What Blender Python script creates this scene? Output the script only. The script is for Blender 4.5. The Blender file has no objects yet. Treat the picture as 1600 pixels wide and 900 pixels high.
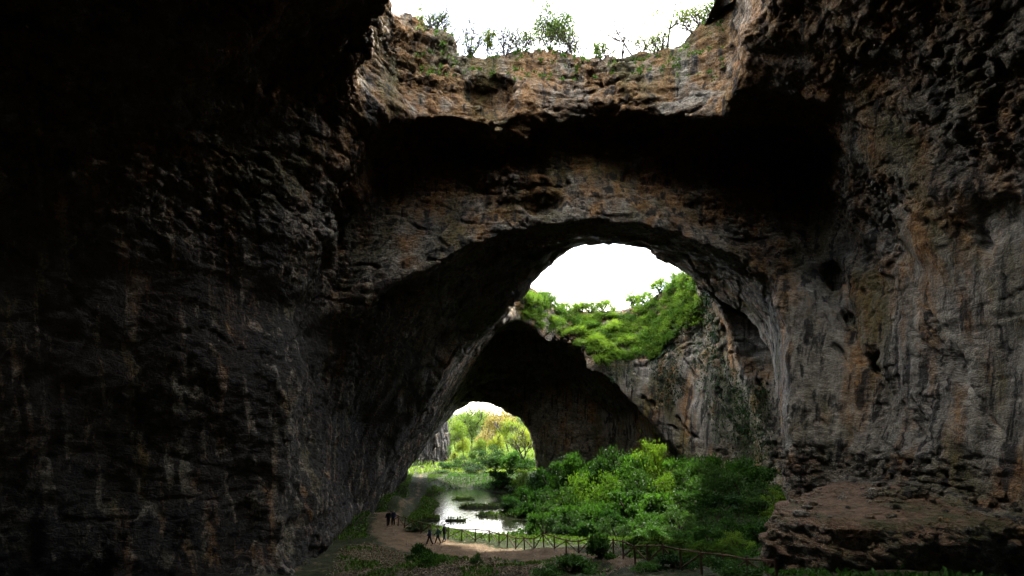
import bpy, math, random
import numpy as np
from mathutils import Vector, Matrix

# ------------------------------------------------------------------ camera, sky, sun, exposure
scene = bpy.context.scene
COL = scene.collection
PITCH = math.radians(14.0)
FPX = 889.0
CP, SP = math.cos(PITCH), math.sin(PITCH)

cam_d = bpy.data.cameras.new('camera')
cam_d.sensor_width = 36.0
cam_d.lens = 36.0 * FPX / 1600.0
cam_d.clip_start = 0.1
cam_d.clip_end = 6000.0
cam = bpy.data.objects.new('camera', cam_d)
cam.rotation_euler = (math.radians(90) + PITCH, 0, 0)
COL.objects.link(cam)
scene.camera = cam

SUN_EL, SUN_AZ = math.radians(58), math.radians(24)       # azimuth from +Y, clockwise: high in front, a little right
world = bpy.data.worlds.new('World')
scene.world = world
world.use_nodes = True
wn, wl = world.node_tree.nodes, world.node_tree.links
wn.clear()
wout = wn.new('ShaderNodeOutputWorld')
wbg = wn.new('ShaderNodeBackground')
wbg.inputs['Strength'].default_value = 0.15
sky = wn.new('ShaderNodeTexSky')
sky.sky_type = 'NISHITA'
sky.sun_disc = False
sky.sun_elevation = SUN_EL
sky.sun_rotation = SUN_AZ
sky.air_density = 1.0
sky.dust_density = 2.0
sky.ozone_density = 1.2
wtc = wn.new('ShaderNodeTexCoord')
wmap = wn.new('ShaderNodeMapping')
wmap.inputs['Scale'].default_value = (1.0, 1.0, 2.4)
wno = wn.new('ShaderNodeTexNoise')
wno.inputs['Scale'].default_value = 3.2
wno.inputs['Detail'].default_value = 7.0
wno.inputs['Roughness'].default_value = 0.55
wno.inputs['Distortion'].default_value = 0.6
wramp = wn.new('ShaderNodeValToRGB')
wramp.color_ramp.elements[0].position = 0.40
wramp.color_ramp.elements[0].color = (0.0, 0.0, 0.0, 1)
wramp.color_ramp.elements[1].position = 0.62
wramp.color_ramp.elements[1].color = (1, 1, 1, 1)
wmix = wn.new('ShaderNodeMixRGB')
wmix.inputs['Color2'].default_value = (7.6, 7.2, 6.6, 1)
wl.new(wtc.outputs['Generated'], wmap.inputs['Vector'])
wl.new(wmap.outputs['Vector'], wno.inputs['Vector'])
wl.new(wno.outputs['Fac'], wramp.inputs['Fac'])
wl.new(wramp.outputs['Color'], wmix.inputs['Fac'])
wl.new(sky.outputs['Color'], wmix.inputs['Color1'])
wl.new(wmix.outputs['Color'], wbg.inputs['Color'])
wl.new(wbg.outputs['Background'], wout.inputs['Surface'])

sun_d = bpy.data.lights.new('sun', 'SUN')
sun_d.energy = 1.8
sun_d.angle = math.radians(3)
sun_d.color = (1.0, 0.95, 0.86)
sun = bpy.data.objects.new('sun', sun_d)
sdir = Vector((math.sin(SUN_AZ) * math.cos(SUN_EL), math.cos(SUN_AZ) * math.cos(SUN_EL), math.sin(SUN_EL)))
sun.rotation_euler = sdir.to_track_quat('Z', 'Y').to_euler()
sun.location = sdir * 200
COL.objects.link(sun)

scene.view_settings.view_transform = 'Standard'
scene.view_settings.look = 'None'
scene.view_settings.gamma = 1.0
scene.view_settings.use_curve_mapping = False
scene.view_settings.exposure = 3.2
scene.render.engine = 'CYCLES'
scene.cycles.max_bounces = 8
scene.cycles.diffuse_bounces = 0
scene.cycles.transparent_max_bounces = 8
scene.cycles.use_denoising = True
scene.cycles.use_adaptive_sampling = True
scene.cycles.adaptive_threshold = 0.025

# ------------------------------------------------------------------ helpers
def P(px, py, Y):
    """the place at depth Y that the camera sees at this point of a 1600 x 900 picture"""
    u, v = px - 800.0, 450.0 - py
    f = FPX * CP - v * SP
    return (u * Y / f, Y, (FPX * SP + v * CP) * Y / f)

def tag(o, label=None, cat=None, group=None, kind=None):
    if label: o['label'] = label
    if cat: o['category'] = cat
    if group: o['group'] = group
    if kind: o['kind'] = kind
    return o

def link(name, me, parent=None, loc=None, rot=None, scale=None):
    o = bpy.data.objects.new(name, me)
    COL.objects.link(o)
    if parent is not None: o.parent = parent
    if loc is not None: o.location = loc
    if rot is not None: o.rotation_euler = rot
    if scale is not None: o.scale = scale if hasattr(scale, '__len__') else (scale,) * 3
    return o

def mesh_np(name, V, F, mat=None, smooth=False):
    """V (n,3), F (m,k) all faces with k corners"""
    V = np.asarray(V, np.float32); F = np.asarray(F, np.int32)
    me = bpy.data.meshes.new(name)
    k = F.shape[1]
    me.vertices.add(len(V)); me.vertices.foreach_set('co', V.ravel())
    me.loops.add(F.size); me.loops.foreach_set('vertex_index', F.ravel())
    me.polygons.add(len(F))
    me.polygons.foreach_set('loop_start', np.arange(0, F.size, k, dtype=np.int32))
    me.polygons.foreach_set('loop_total', np.full(len(F), k, np.int32))
    me.polygons.foreach_set('use_smooth', np.full(len(F), smooth, bool))
    me.update(calc_edges=True)
    if mat: me.materials.append(mat)
    return me

def _hash(ix, iy, iz, seed):
    h = (ix.astype(np.uint32) * np.uint32(374761393) + iy.astype(np.uint32) * np.uint32(668265263)
         + iz.astype(np.uint32) * np.uint32(2147483647) + np.uint32((seed * 1274126177) & 0xffffffff))
    h = (h ^ (h >> np.uint32(13))) * np.uint32(1274126177)
    h = (h ^ (h >> np.uint32(16))) * np.uint32(2246822519)
    h ^= h >> np.uint32(13)
    return h

def _h01(ix, iy, iz, seed):
    return _hash(ix, iy, iz, seed).astype(np.float32) * np.float32(1 / 4294967295.0)

def vnoise(p, seed=0):
    """value noise, -1..1; p (n,3)"""
    i = np.floor(p).astype(np.int64); f = (p - i).astype(np.float32)
    f = f * f * (3 - 2 * f)
    x, y, z = i[:, 0], i[:, 1], i[:, 2]
    def c(a, b, d): return _h01(x + a, y + b, z + d, seed)
    fx, fy, fz = f[:, 0], f[:, 1], f[:, 2]
    a = c(0, 0, 0) * (1 - fx) + c(1, 0, 0) * fx
    b = c(0, 1, 0) * (1 - fx) + c(1, 1, 0) * fx
    e = c(0, 0, 1) * (1 - fx) + c(1, 0, 1) * fx
    g = c(0, 1, 1) * (1 - fx) + c(1, 1, 1) * fx
    return ((a * (1 - fy) + b * fy) * (1 - fz) + (e * (1 - fy) + g * fy) * fz) * 2 - 1

def fbm(p, octs=3, seed=0, gain=0.5):
    s, a, t = 0, 1.0, 0
    for k in range(octs):
        s = s + a * vnoise(p * (2.03 ** k) + 17.3 * k, seed + k); t += a; a *= gain
    return s / t

def cells(p, seed=0):
    """nearest jittered cell: a random value 0..1 of the cell and the distance to its border"""
    i = np.floor(p).astype(np.int64); n = len(p)
    d1 = np.full(n, 9.0, np.float32); d2 = d1.copy(); r = np.zeros(n, np.float32)
    for a in (-1, 0, 1):
        for b in (-1, 0, 1):
            for c in (-1, 0, 1):
                x, y, z = i[:, 0] + a, i[:, 1] + b, i[:, 2] + c
                h = _hash(x, y, z, seed)
                jx = (h & np.uint32(1023)).astype(np.float32) / 1023
                jy = ((h >> np.uint32(10)) & np.uint32(1023)).astype(np.float32) / 1023
                jz = ((h >> np.uint32(20)) & np.uint32(1023)).astype(np.float32) / 1023
                d = (x + jx - p[:, 0]) ** 2 + (y + jy - p[:, 1]) ** 2 + (z + jz - p[:, 2]) ** 2
                near = d < d1
                d2 = np.where(near, d1, np.minimum(d2, d))
                r = np.where(near, ((h >> np.uint32(5)) & np.uint32(4095)).astype(np.float32) / 4095, r)
                d1 = np.where(near, d, d1)
    return r, np.sqrt(d2) - np.sqrt(d1)

def sstep(a, b, x):
    t = np.clip((x - a) / (b - a), 0, 1)
    return t * t * (3 - 2 * t)

def poly_sdf(px, py, poly):
    """signed distance (negative inside) of points to a polygon"""
    poly = np.asarray(poly, float)
    d = np.full(px.shape, 1e9); inside = np.zeros(px.shape, bool)
    m = len(poly)
    for k in range(m):
        a, b = poly[k], poly[(k + 1) % m]
        e = b - a
        wx, wy = px - a[0], py - a[1]
        t = np.clip((wx * e[0] + wy * e[1]) / max(e @ e, 1e-9), 0, 1)
        d = np.minimum(d, (wx - e[0] * t) ** 2 + (wy - e[1] * t) ** 2)
        c = ((a[1] > py) != (b[1] > py))
        with np.errstate(divide='ignore', invalid='ignore'):
            xi = (b[0] - a[0]) * (py - a[1]) / (b[1] - a[1]) + a[0]
        inside ^= c & (px < xi)
    d = np.sqrt(d)
    return np.where(inside, -d, d)

# ------------------------------------------------------------------ materials
def new_mat(name):
    m = bpy.data.materials.new(name); m.use_nodes = True
    nt = m.node_tree; nt.nodes.clear()
    out = nt.nodes.new('ShaderNodeOutputMaterial'); b = nt.nodes.new('ShaderNodeBsdfPrincipled')
    nt.links.new(b.outputs[0], out.inputs['Surface'])
    return m, nt, b

class NT:
    def __init__(s, nt): s.nt = nt
    def n(s, t, **kw):
        o = s.nt.nodes.new(t)
        for k, v in kw.items(): setattr(o, k, v)
        return o
    def l(s, a, b): s.nt.links.new(a, b)
    def coord(s, scale=(1, 1, 1), obj=False, loc=(0, 0, 0), rot=(0, 0, 0)):
        m = s.n('ShaderNodeMapping'); m.inputs['Scale'].default_value = scale
        m.inputs['Location'].default_value = loc; m.inputs['Rotation'].default_value = rot
        if obj:
            s.l(s.n('ShaderNodeTexCoord').outputs['Object'], m.inputs['Vector'])
        else:
            s.l(s.n('ShaderNodeNewGeometry').outputs['Position'], m.inputs['Vector'])
        return m.outputs['Vector']
    def noise(s, vec, scale, detail=4, rough=0.55, dist=0.0):
        o = s.n('ShaderNodeTexNoise'); s.l(vec, o.inputs['Vector'])
        o.inputs['Scale'].default_value = scale; o.inputs['Detail'].default_value = detail
        o.inputs['Roughness'].default_value = rough; o.inputs['Distortion'].default_value = dist
        return o.outputs['Fac']
    def ramp(s, fac, stops):
        o = s.n('ShaderNodeValToRGB'); s.l(fac, o.inputs['Fac']); e = o.color_ramp.elements
        while len(e) > 2: e.remove(e[-1])
        for k, (p, c) in enumerate(stops):
            if k >= 2: e.new(p)
            e[k].position = p
            e[k].color = (c, c, c, 1) if not hasattr(c, '__len__') else (*c, 1)
        return o.outputs['Color']
    def mix(s, fac, a, b, mode='MIX'):
        o = s.n('ShaderNodeMixRGB', blend_type=mode)
        for v, i in ((fac, 'Fac'), (a, 'Color1'), (b, 'Color2')):
            if hasattr(v, 'is_linked') or hasattr(v, 'links'): s.l(v, o.inputs[i])
            elif i == 'Fac': o.inputs[i].default_value = v
            else: o.inputs[i].default_value = (*v, 1)
        return o.outputs['Color']
    def math(s, op, a, b=None):
        o = s.n('ShaderNodeMath', operation=op)
        for v, i in ((a, 0), (b, 1)):
            if v is None: continue
            if hasattr(v, 'links'): s.l(v, o.inputs[i])
            else: o.inputs[i].default_value = v
        return o.outputs[0]
    def bump(s, h, strength, dist, normal=None):
        o = s.n('ShaderNodeBump'); s.l(h, o.inputs['Height'])
        o.inputs['Strength'].default_value = strength; o.inputs['Distance'].default_value = dist
        if normal is not None: s.l(normal, o.inputs['Normal'])
        return o.outputs['Normal']

def rock_mat(name='limestone', soil=False):
    m, nt, b = new_mat(name); T = NT(nt)
    w = T.coord()
    lean = T.n('ShaderNodeMapping'); lean.inputs['Scale'].default_value = (1, 1, 0.10)     # water runs down the leaning walls
    T.l(T.coord(rot=(math.radians(-22), 0, 0)), lean.inputs['Vector']); streak = lean.outputs['Vector']
    strata = T.coord((0.7, 0.7, 1.35), rot=(0.08, 0.05, 0))
    base = T.ramp(T.noise(w, 0.6, 5, 0.68), [(0.30, (0.155, 0.130, 0.092)), (0.50, (0.37, 0.318, 0.228)), (0.66, (0.63, 0.56, 0.43))])
    fine = T.ramp(T.noise(strata, 2.4, 5, 0.75), [(0.36, 0.14), (0.58, 1.15)])
    sep = T.n('ShaderNodeSeparateXYZ'); T.l(w, sep.inputs[0])
    def span(axis, a, b):
        r = T.n('ShaderNodeMapRange'); r.interpolation_type = 'SMOOTHSTEP'
        r.inputs[1].default_value = min(a, b); r.inputs[2].default_value = max(a, b)
        r.inputs[3].default_value = 0.0 if a < b else 1.0; r.inputs[4].default_value = 1.0 if a < b else 0.0
        T.l(sep.outputs[axis], r.inputs[0]); return r.outputs[0]
    flow = T.math('MULTIPLY', T.math('MULTIPLY', span('X', 17, 21), span('Z', 18, 12)), span('Z', -3, -1))   # smooth flowstone of the right wall
    shade_patina = T.math('MULTIPLY', span('X', -8, -14), span('Z', 17, 9))             # dark coating low on the left wall, deepened to paint in its shade
    base = T.mix(T.math('MULTIPLY', flow, 0.45), base, (0.56, 0.52, 0.44))
    bleach = span('Z', 27, 30)                           # bare weathered beds near the surface
    base = T.mix(T.math('MULTIPLY', bleach, 0.45), base, (0.64, 0.57, 0.45))
    col = T.mix(T.math('SUBTRACT', 0.85, T.math('MULTIPLY', flow, 0.5)), base, fine, 'MULTIPLY')
    belt = T.n('ShaderNodeMapRange'); belt.inputs[1].default_value = 17; belt.inputs[2].default_value = 27; belt.inputs[3].default_value = 0.0; belt.inputs[4].default_value = 0.10
    T.l(sep.outputs['Z'], belt.inputs[0])                # iron rich beds lie high up
    drip = T.ramp(T.noise(streak, 1.9, 4, 0.6), [(0.36, 0.45), (0.62, 1.12)])
    col = T.mix(T.math('MULTIPLY', flow, 0.9), col, T.mix(1.0, col, drip, 'MULTIPLY'))
    rust = T.ramp(T.math('ADD', T.math('MULTIPLY', T.math('ADD', T.noise(T.coord((1, 1, 0.45), loc=(7, 3, 1)), 0.24, 4, 0.66, 0.8), T.noise(streak, 0.42, 3, 0.6)), 0.5), belt.outputs[0]), [(0.50, 0.0), (0.61, 1.0)])
    rustc = T.ramp(T.noise(w, 1.3, 5, 0.6), [(0.3, (0.22, 0.085, 0.020)), (0.5, (0.52, 0.26, 0.075)), (0.7, (0.62, 0.44, 0.26))])
    col = T.mix(T.math('MULTIPLY', rust, 0.88), col, T.mix(0.7, rustc, fine, 'MULTIPLY'))
    moss = T.ramp(T.noise(T.coord((1, 1, 0.35), loc=(31, 9, 4)), 0.22, 4, 0.65), [(0.50, 0.0), (0.64, 0.75)])
    col = T.mix(moss, col, T.mix(0.75, (0.19, 0.17, 0.05), fine, 'MULTIPLY'))
    speck = T.ramp(T.noise(w, 9.0, 3, 0.7), [(0.36, 0.42), (0.60, 1.18)])
    col = T.mix(T.math('SUBTRACT', 0.9, T.math('MULTIPLY', flow, 0.4)), col, T.mix(1.0, col, speck, 'MULTIPLY'))
    stain = T.ramp(T.math('SUBTRACT', T.math('ADD', T.noise(streak, 1.05, 5, 0.62, 0.3), T.math('MULTIPLY', shade_patina, 0.13)), T.math('MULTIPLY', bleach, 0.03)), [(0.52, 0.0), (0.60, 0.92)])
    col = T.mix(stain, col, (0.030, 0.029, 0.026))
    if soil:                                             # earth and moss lie on the level tops
        gn = T.n('ShaderNodeNewGeometry'); sn = T.n('ShaderNodeSeparateXYZ'); T.l(gn.outputs['True Normal'], sn.inputs[0])
        k = T.ramp(T.math('ADD', sn.outputs['Z'], T.math('MULTIPLY', T.math('SUBTRACT', T.noise(w, 0.8, 4, 0.6), 0.5), 0.9)), [(0.38, 0.0), (0.62, 1.0)])
        earth = T.ramp(T.noise(w, 1.5, 5, 0.65), [(0.32, (0.13, 0.075, 0.038)), (0.68, (0.36, 0.225, 0.125))])
        mk = T.ramp(T.math('ADD', T.noise(w, 0.5, 4, 0.6), T.math('MULTIPLY', sep.outputs['Y'], -0.012)), [(0.05, 0.0), (0.20, 1.0)])
        earth = T.mix(T.math('MULTIPLY', mk, 0.85), earth, (0.075, 0.085, 0.02))
        col = T.mix(k, col, earth)
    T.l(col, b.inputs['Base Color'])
    b.inputs['Roughness'].default_value = 0.8
    b.inputs['Specular IOR Level'].default_value = 0.35
    h1 = T.noise(T.coord((1, 1, 1.3)), 3.0, 5, 0.74)
    vo = T.n('ShaderNodeTexVoronoi', feature='DISTANCE_TO_EDGE'); vo.inputs['Scale'].default_value = 1.15
    wob = T.n('ShaderNodeTexNoise'); wob.inputs['Scale'].default_value = 1.1; wob.inputs['Detail'].default_value = 1
    T.l(T.coord((0.8, 0.8, 1.4)), wob.inputs['Vector'])
    T.l(T.mix(0.9, T.coord((0.8, 0.8, 1.5)), wob.outputs['Color'], 'ADD'), vo.inputs['Vector'])
    crack = T.ramp(vo.outputs['Distance'], [(0.0, 0.0), (0.10, 1.0)])
    hh = T.math('ADD', h1, T.math('MULTIPLY', crack, 0.12))
    hh = T.math('MULTIPLY', hh, T.math('SUBTRACT', 1.0, T.math('MULTIPLY', flow, 0.6)))
    T.l(T.bump(hh, 1.0, 0.75), b.inputs['Normal'])
    return m

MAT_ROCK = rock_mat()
MAT_LEDGE = rock_mat('ledge_rock', True)

def ground_mat():
    m, nt, b = new_mat('cave_soil'); T = NT(nt)
    w = T.coord()
    dirt = T.ramp(T.noise(w, 1.3, 8, 0.75), [(0.3, (0.075, 0.052, 0.032)), (0.5, (0.135, 0.095, 0.056)), (0.7, (0.225, 0.165, 0.105))])
    green = T.ramp(T.noise(w, 1.7, 6, 0.6), [(0.35, (0.014, 0.020, 0.007)), (0.65, (0.040, 0.052, 0.018))])
    at = T.n('ShaderNodeAttribute', attribute_name='green')
    k = T.ramp(T.math('ADD', at.outputs['Fac'], T.math('MULTIPLY', T.math('SUBTRACT', T.noise(w, 0.9, 6, 0.75), 0.5), 2.0)), [(0.40, 0.0), (0.60, 1.0)])
    T.l(T.mix(k, dirt, green), b.inputs['Base Color'])
    b.inputs['Roughness'].default_value = 0.95
    b.inputs['Specular IOR Level'].default_value = 0.15
    T.l(T.bump(T.noise(w, 4, 8, 0.75), 1.0, 0.25), b.inputs['Normal'])
    return m

# ------------------------------------------------------------------ the cave: a solid with carved rooms, meshed from its distance field
def prof(Y, pts):
    """profile of the cave at depth Y from picture points, closed under the floor"""
    q = [P(x, y, Y) for x, y in pts]
    q = [(a[0], a[2]) for a in q]
    return Y, [(q[0][0], -26)] + q + [(q[-1][0], -26)]

STATIONS = [
    (-24, [(-5, -26), (-5, 2), (2, 6), (8, 2), (8, -26)]),
    (-14, [(-30, -26), (-30, 8), (-10, 22), (4, 25), (18, 20), (24, 8), (24, -26)]),
    (4, [(-40, -26), (-40, 5), (-34, 16), (-18, 26), (0, 30), (16, 29), (26, 20), (30, 6), (31, -26)]),
    (28, [(-35, -26), (-34, -3), (-28, 8), (-21, 17), (-12, 25), (-6, 28.5), (4, 29.5), (17, 29), (24, 23), (29, 11), (31, -4), (31, -26)]),
    (37, [(-28, -26), (-27, -3), (-23.5, 5), (-21, 14), (-16.5, 22.8), (-11, 27.4), (-7.5, 28.6), (4, 29.6), (17, 28.6), (24.5, 23), (28.5, 11), (29.5, -4), (29.5, -26)]),
    prof(45, [(462, 900), (455, 700), (465, 480), (520, 300), (590, 205), (630, 172), (700, 174), (770, 192), (830, 165), (900, 142), (960, 152), (1050, 180), (1110, 186), (1180, 180), (1260, 190), (1310, 240), (1360, 400), (1400, 620), (1400, 800)]),
    prof(47.5, [(470, 900), (462, 700), (480, 480), (545, 320), (600, 240), (632, 205), (700, 190), (770, 200), (830, 178), (900, 160), (960, 165), (1050, 186), (1110, 190), (1180, 185), (1245, 195), (1290, 240), (1335, 400), (1370, 620), (1370, 800)]),
    prof(51.8, [(485, 900), (480, 700), (490, 520), (530, 400), (600, 290), (650, 246), (715, 266), (800, 298), (850, 318), (900, 305), (960, 283), (1060, 282), (1165, 284), (1215, 268), (1250, 268), (1268, 330), (1275, 450), (1290, 620), (1290, 800)]),
    prof(53.4, [(497, 900), (484, 700), (490, 570), (525, 490), (596, 448), (660, 424), (740, 386), (800, 362), (900, 350), (1000, 352), (1060, 370), (1150, 402), (1205, 440), (1225, 520), (1228, 640), (1228, 800)]),
    prof(70, [(545, 900), (535, 760), (564, 640), (640, 545), (720, 465), (790, 408), (870, 380), (940, 372), (1010, 374), (1080, 400), (1150, 440), (1200, 500), (1222, 640), (1225, 800)]),
    prof(79, [(556, 860), (580, 780), (625, 690), (680, 610), (735, 538), (790, 492), (816, 468), (845, 438), (880, 410), (905, 397), (940, 388), (985, 394), (1040, 410), (1075, 428), (1104, 458), (1150, 490), (1190, 540), (1212, 640), (1216, 800)]),
    prof(84, [(560, 850), (584, 780), (628, 695), (682, 612), (732, 548), (775, 505), (805, 480), (830, 430), (880, 400), (1040, 400), (1110, 450), (1160, 500), (1195, 570), (1212, 660), (1215, 800)]),
    prof(100, [(580, 840), (596, 790), (632, 722), (672, 655), (708, 598), (740, 552), (768, 520), (800, 497), (830, 470), (880, 440), (1040, 440), (1110, 470), (1128, 560), (1155, 640), (1176, 700), (1184, 800)]),
    prof(106, [(584, 830), (599, 787), (632, 730), (670, 668), (705, 610), (734, 566), (760, 532), (788, 508), (815, 495), (880, 480), (1020, 470), (1085, 500), (1085, 560), (1090, 640), (1108, 700), (1115, 800)]),
    prof(111, [(588, 820), (602, 785), (632, 738), (668, 680), (702, 622), (728, 580), (750, 547), (770, 522), (793, 506), (835, 510), (880, 528), (990, 530), (1025, 570), (1042, 640), (1066, 702), (1078, 800)]),
    prof(114, [(590, 820), (604, 783), (632, 738), (668, 680), (703, 622), (730, 582), (752, 549), (770, 526), (793, 513), (832, 520), (872, 548), (905, 568), (950, 592), (985, 628), (1012, 660), (1062, 708), (1075, 800)]),
    prof(119, [(592, 820), (606, 780), (634, 736), (668, 682), (702, 624), (730, 584), (757, 546), (778, 515), (800, 498), (870, 520), (960, 556), (1015, 610), (1055, 670), (1075, 720), (1080, 800)]),
    prof(137, [(597, 800), (617, 756), (640, 726), (670, 690), (694, 655), (715, 628), (745, 602), (820, 590), (900, 610), (955, 650), (968, 700), (970, 800)]),
    prof(143, [(598, 800), (618, 752), (640, 724), (668, 692), (688, 668), (712, 643), (740, 628), (766, 632), (790, 645), (814, 658), (826, 675), (832, 700), (838, 725), (842, 800)]),
    prof(150, [(560, 800), (580, 740), (640, 690), (690, 640), (740, 600), (800, 620), (840, 660), (850, 700), (860, 800)]),
]

SHAFT1 = [(-10.4, 44), (-10.0, 48.2), (-5, 49.2), (0, 49), (5, 49.3), (10, 48.8), (15, 47.6), (18.5, 45), (17.5, 39), (17, 34), (17, 28), (13, 25.5), (6, 27), (-2, 30.5), (-8.6, 32), (-10.2, 36)]
ALCOVE = [prof(45, [(462, 900), (465, 480), (520, 300), (590, 205), (630, 172), (700, 170), (770, 186), (830, 160), (900, 134), (960, 144), (1050, 174), (1110, 182), (1180, 180), (1260, 190), (1310, 240), (1400, 800)]),
          prof(50.0, [(490, 900), (490, 480), (540, 320), (600, 215), (635, 180), (700, 182), (770, 200), (830, 180), (900, 160), (960, 166), (1050, 188), (1110, 194), (1180, 190), (1250, 200), (1295, 250), (1380, 800)]),
          prof(56.4, [(520, 800), (520, 520), (560, 400), (610, 290), (655, 252), (715, 268), (800, 298), (850, 312), (900, 300), (960, 280), (1060, 279), (1165, 282), (1225, 262), (1255, 290), (1265, 450), (1265, 800)])]
LIP = np.array([P(x, y, 53.4) for x, y in [(540, 478), (600, 446), (660, 424), (740, 386), (800, 362), (900, 350), (1000, 352), (1060, 370), (1150, 402), (1205, 440)]])
SHAFT2 = [(1, 80), (-1.5, 88), (0, 98), (2, 107), (6, 112), (14, 114), (22, 113), (29, 110), (33, 104), (32, 97), (29, 90), (25, 83), (18, 78)]

def land_top(x, y):
    """height of the plateau over the cave"""
    rim = 38.6 + 3.2 * sstep(-3, -11, x) + 0.8 * np.sin(x * 0.55) - 2.6 * np.exp(-((x - 14.5) / 3.0) ** 2) + 1.2 * sstep(17, 21, x)
    far = 27.5 + 5.0 * sstep(6, -6, x) + 4.5 * sstep(29, 38, x)
    near = 41.0
    z = rim + (near - rim) * sstep(44, 34, y)
    z = z + (far - z) * sstep(62, 108, y)
    z = z - 12.0 * sstep(118, 150, y)
    return z

def build_cave():
    h = 0.5
    xs = np.arange(-46, 50, h); ys = np.arange(-25, 149, h); zs = np.arange(-18, 46, h)
    nx, ny, nz = len(xs), len(ys), len(zs)
    X2, Z2 = np.meshgrid(xs, zs, indexing='ij')
    SD = [poly_sdf(X2, Z2, p).astype(np.float32) for _, p in STATIONS]
    SY = [s[0] for s in STATIONS]
    D = np.empty((nx, ny, nz), np.float32)              # negative in the void
    for j, y in enumerate(ys):
        y = min(max(y, SY[0]), SY[-1])
        k = max(i for i in range(len(SY)) if SY[i] <= y); k = min(k, len(SY) - 2)
        t = (y - SY[k]) / (SY[k + 1] - SY[k])
        D[:, j, :] = SD[k] * (1 - t) + SD[k + 1] * t
    XY, YY = np.meshgrid(xs, ys, indexing='ij')
    s1 = poly_sdf(XY, YY, SHAFT1).astype(np.float32); s2 = poly_sdf(XY, YY, SHAFT2).astype(np.float32)
    zz = zs[None, None, :].astype(np.float32)
    # the shafts open a little upwards; the far side of the second one is a steep bushy slope
    t1 = s1[:, :, None] - 0.22 * np.maximum(zz - 28, 0)
    slope = sstep(100, 110, YY) * sstep(4, 12, XY) * sstep(36, 28, XY)
    t2 = s2[:, :, None] - (0.10 + 0.75 * slope[:, :, None]) * np.maximum(zz - 13, 0)
    t1 = np.maximum(t1, (26.0 - 9.0 * sstep(40, 33, YY))[:, :, None].astype(np.float32) - zz); t2 = np.maximum(t2, 10.0 - zz)
    D = np.minimum(D, np.minimum(t1, t2))
    # the roof hollow behind the rim; its lower side is the leaning face of the rock bridge
    A0, A1, A2 = (poly_sdf(X2, Z2, q[1]).astype(np.float32) for q in ALCOVE)
    lip = np.interp(xs, LIP[:, 0], LIP[:, 2]).astype(np.float32)
    for j, y in enumerate(ys):
        if 45 <= y <= 57.5:
            t = (y - 45) / 5 if y < 50 else min((y - 50) / 6.4, 1)
            Aa = A0 * (1 - t) + A1 * t if y < 50 else A1 * (1 - t) + A2 * t
            f = (lip[:, None] + 0.9 + (y - 53.4) * 2.0 - zs[None, :]) * 0.45
            D[:, j, :] = np.minimum(D[:, j, :], np.maximum(np.maximum(Aa, f), y - 56.4))
    def ball(c, r):
        c = np.array(c)
        e = np.sqrt(((xs - c[0])[:, None, None] / r[0]) ** 2 + ((ys - c[1])[None, :, None] / r[1]) ** 2 + ((zs - c[2])[None, None, :] / r[2]) ** 2)
        return ((e - 1) * min(r)).astype(np.float32)
    def carve(px, py, Y, r):
        nonlocal D
        D = np.minimum(D, ball(P(px, py, Y), r))
    carve(766, 140, 50.5, (2.9, 2.8, 2.2)); carve(774, 164, 49.6, (1.4, 2.2, 1.8))      # heart shaped hollow in the rim
    carve(1180, 575, 85, (9, 9, 17)); carve(1200, 660, 80, (7, 8, 12))               # dark side recess
    carve(1402, 566, 46, (1.0, 2.6, 1.5)); carve(1412, 512, 47, (1.1, 2.5, 0.8)); carve(1442, 516, 46, (0.6, 2, 0.6))
    carve(1492, 488, 44, (1.9, 2.5, 0.7)); carve(1300, 455, 54, (1.2, 2.0, 2.6)); carve(1335, 258, 48, (1.0, 2, 1.0))
    carve(1545, 690, 42, (5, 1.5, 2.0)); carve(1440, 150, 38, (2.5, 3, 4))
    carve(690, 335, 53.6, (2.2, 2.0, 1.2)); carve(520, 370, 51, (4.5, 2.6, 2.0)); carve(640, 470, 57, (4, 3, 2))
    carve(240, 150, 34, (4, 3, 2.5)); carve(380, 90, 40, (4, 3, 4)); carve(600, 90, 42, (2, 2.5, 4))
    carve(845, 316, 55.0, (2.6, 1.6, 1.3)); carve(930, 258, 53.5, (5, 2.6, 2.0)); carve(1010, 252, 54, (4, 2.5, 1.8)); carve(800, 258, 54, (4.5, 2.5, 1.8)); carve(720, 235, 54, (4, 2.2, 1.4)); carve(900, 236, 53.2, (5.5, 3.2, 2.4)); carve(965, 230, 53.2, (5.5, 3.2, 2.4)); carve(840, 250, 53.6, (4.5, 2.8, 2.0))
    # the ledge on the right, a bench of bedded rock
    LEDGE = [P(1205, 800, 42)[:2], P(1212, 815, 37.5)[:2], (18.0, 34.6), (22, 33.6), (30, 32), (45, 30), (45, 60), (30, 60), P(1300, 752, 50)[:2]]
    ld = poly_sdf(XY, YY, LEDGE).astype(np.float32)
    ltop = (-5.0 + 0.045 * (YY - 33) + 0.3 * sstep(20, 30, XY) - 0.5 * sstep(20, 14, XY) + 0.5 * np.exp(-((XY - 27) / 5) ** 2 - ((YY - 41) / 4) ** 2)).astype(np.float32)
    L = np.maximum(ld[:, :, None] + 0.22 * (zz + 5), zz - ltop[:, :, None])
    S = -D                                              # positive in the void -> solid is negative
    S = np.minimum(S, L)
    top = land_top(XY, YY).astype(np.float32)
    S = np.maximum(S, (zz - top[:, :, None]) * 0.8)
    S = np.maximum(S, (ys - 144.5)[None, :, None].astype(np.float32))
    band = np.abs(S) < 2.6
    ii = np.argwhere(band)
    p = np.stack([xs[ii[:, 0]], ys[ii[:, 1]], zs[ii[:, 2]]], 1).astype(np.float32)
    dn = 0.75 * fbm(p / np.array([7.0, 7.0, 5.0]), 2, 3) + 0.55 * np.abs(fbm(p / np.array([3.2, 3.2, 1.7]), 2, 9))
    far = sstep(60, 100, p[:, 1])
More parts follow.
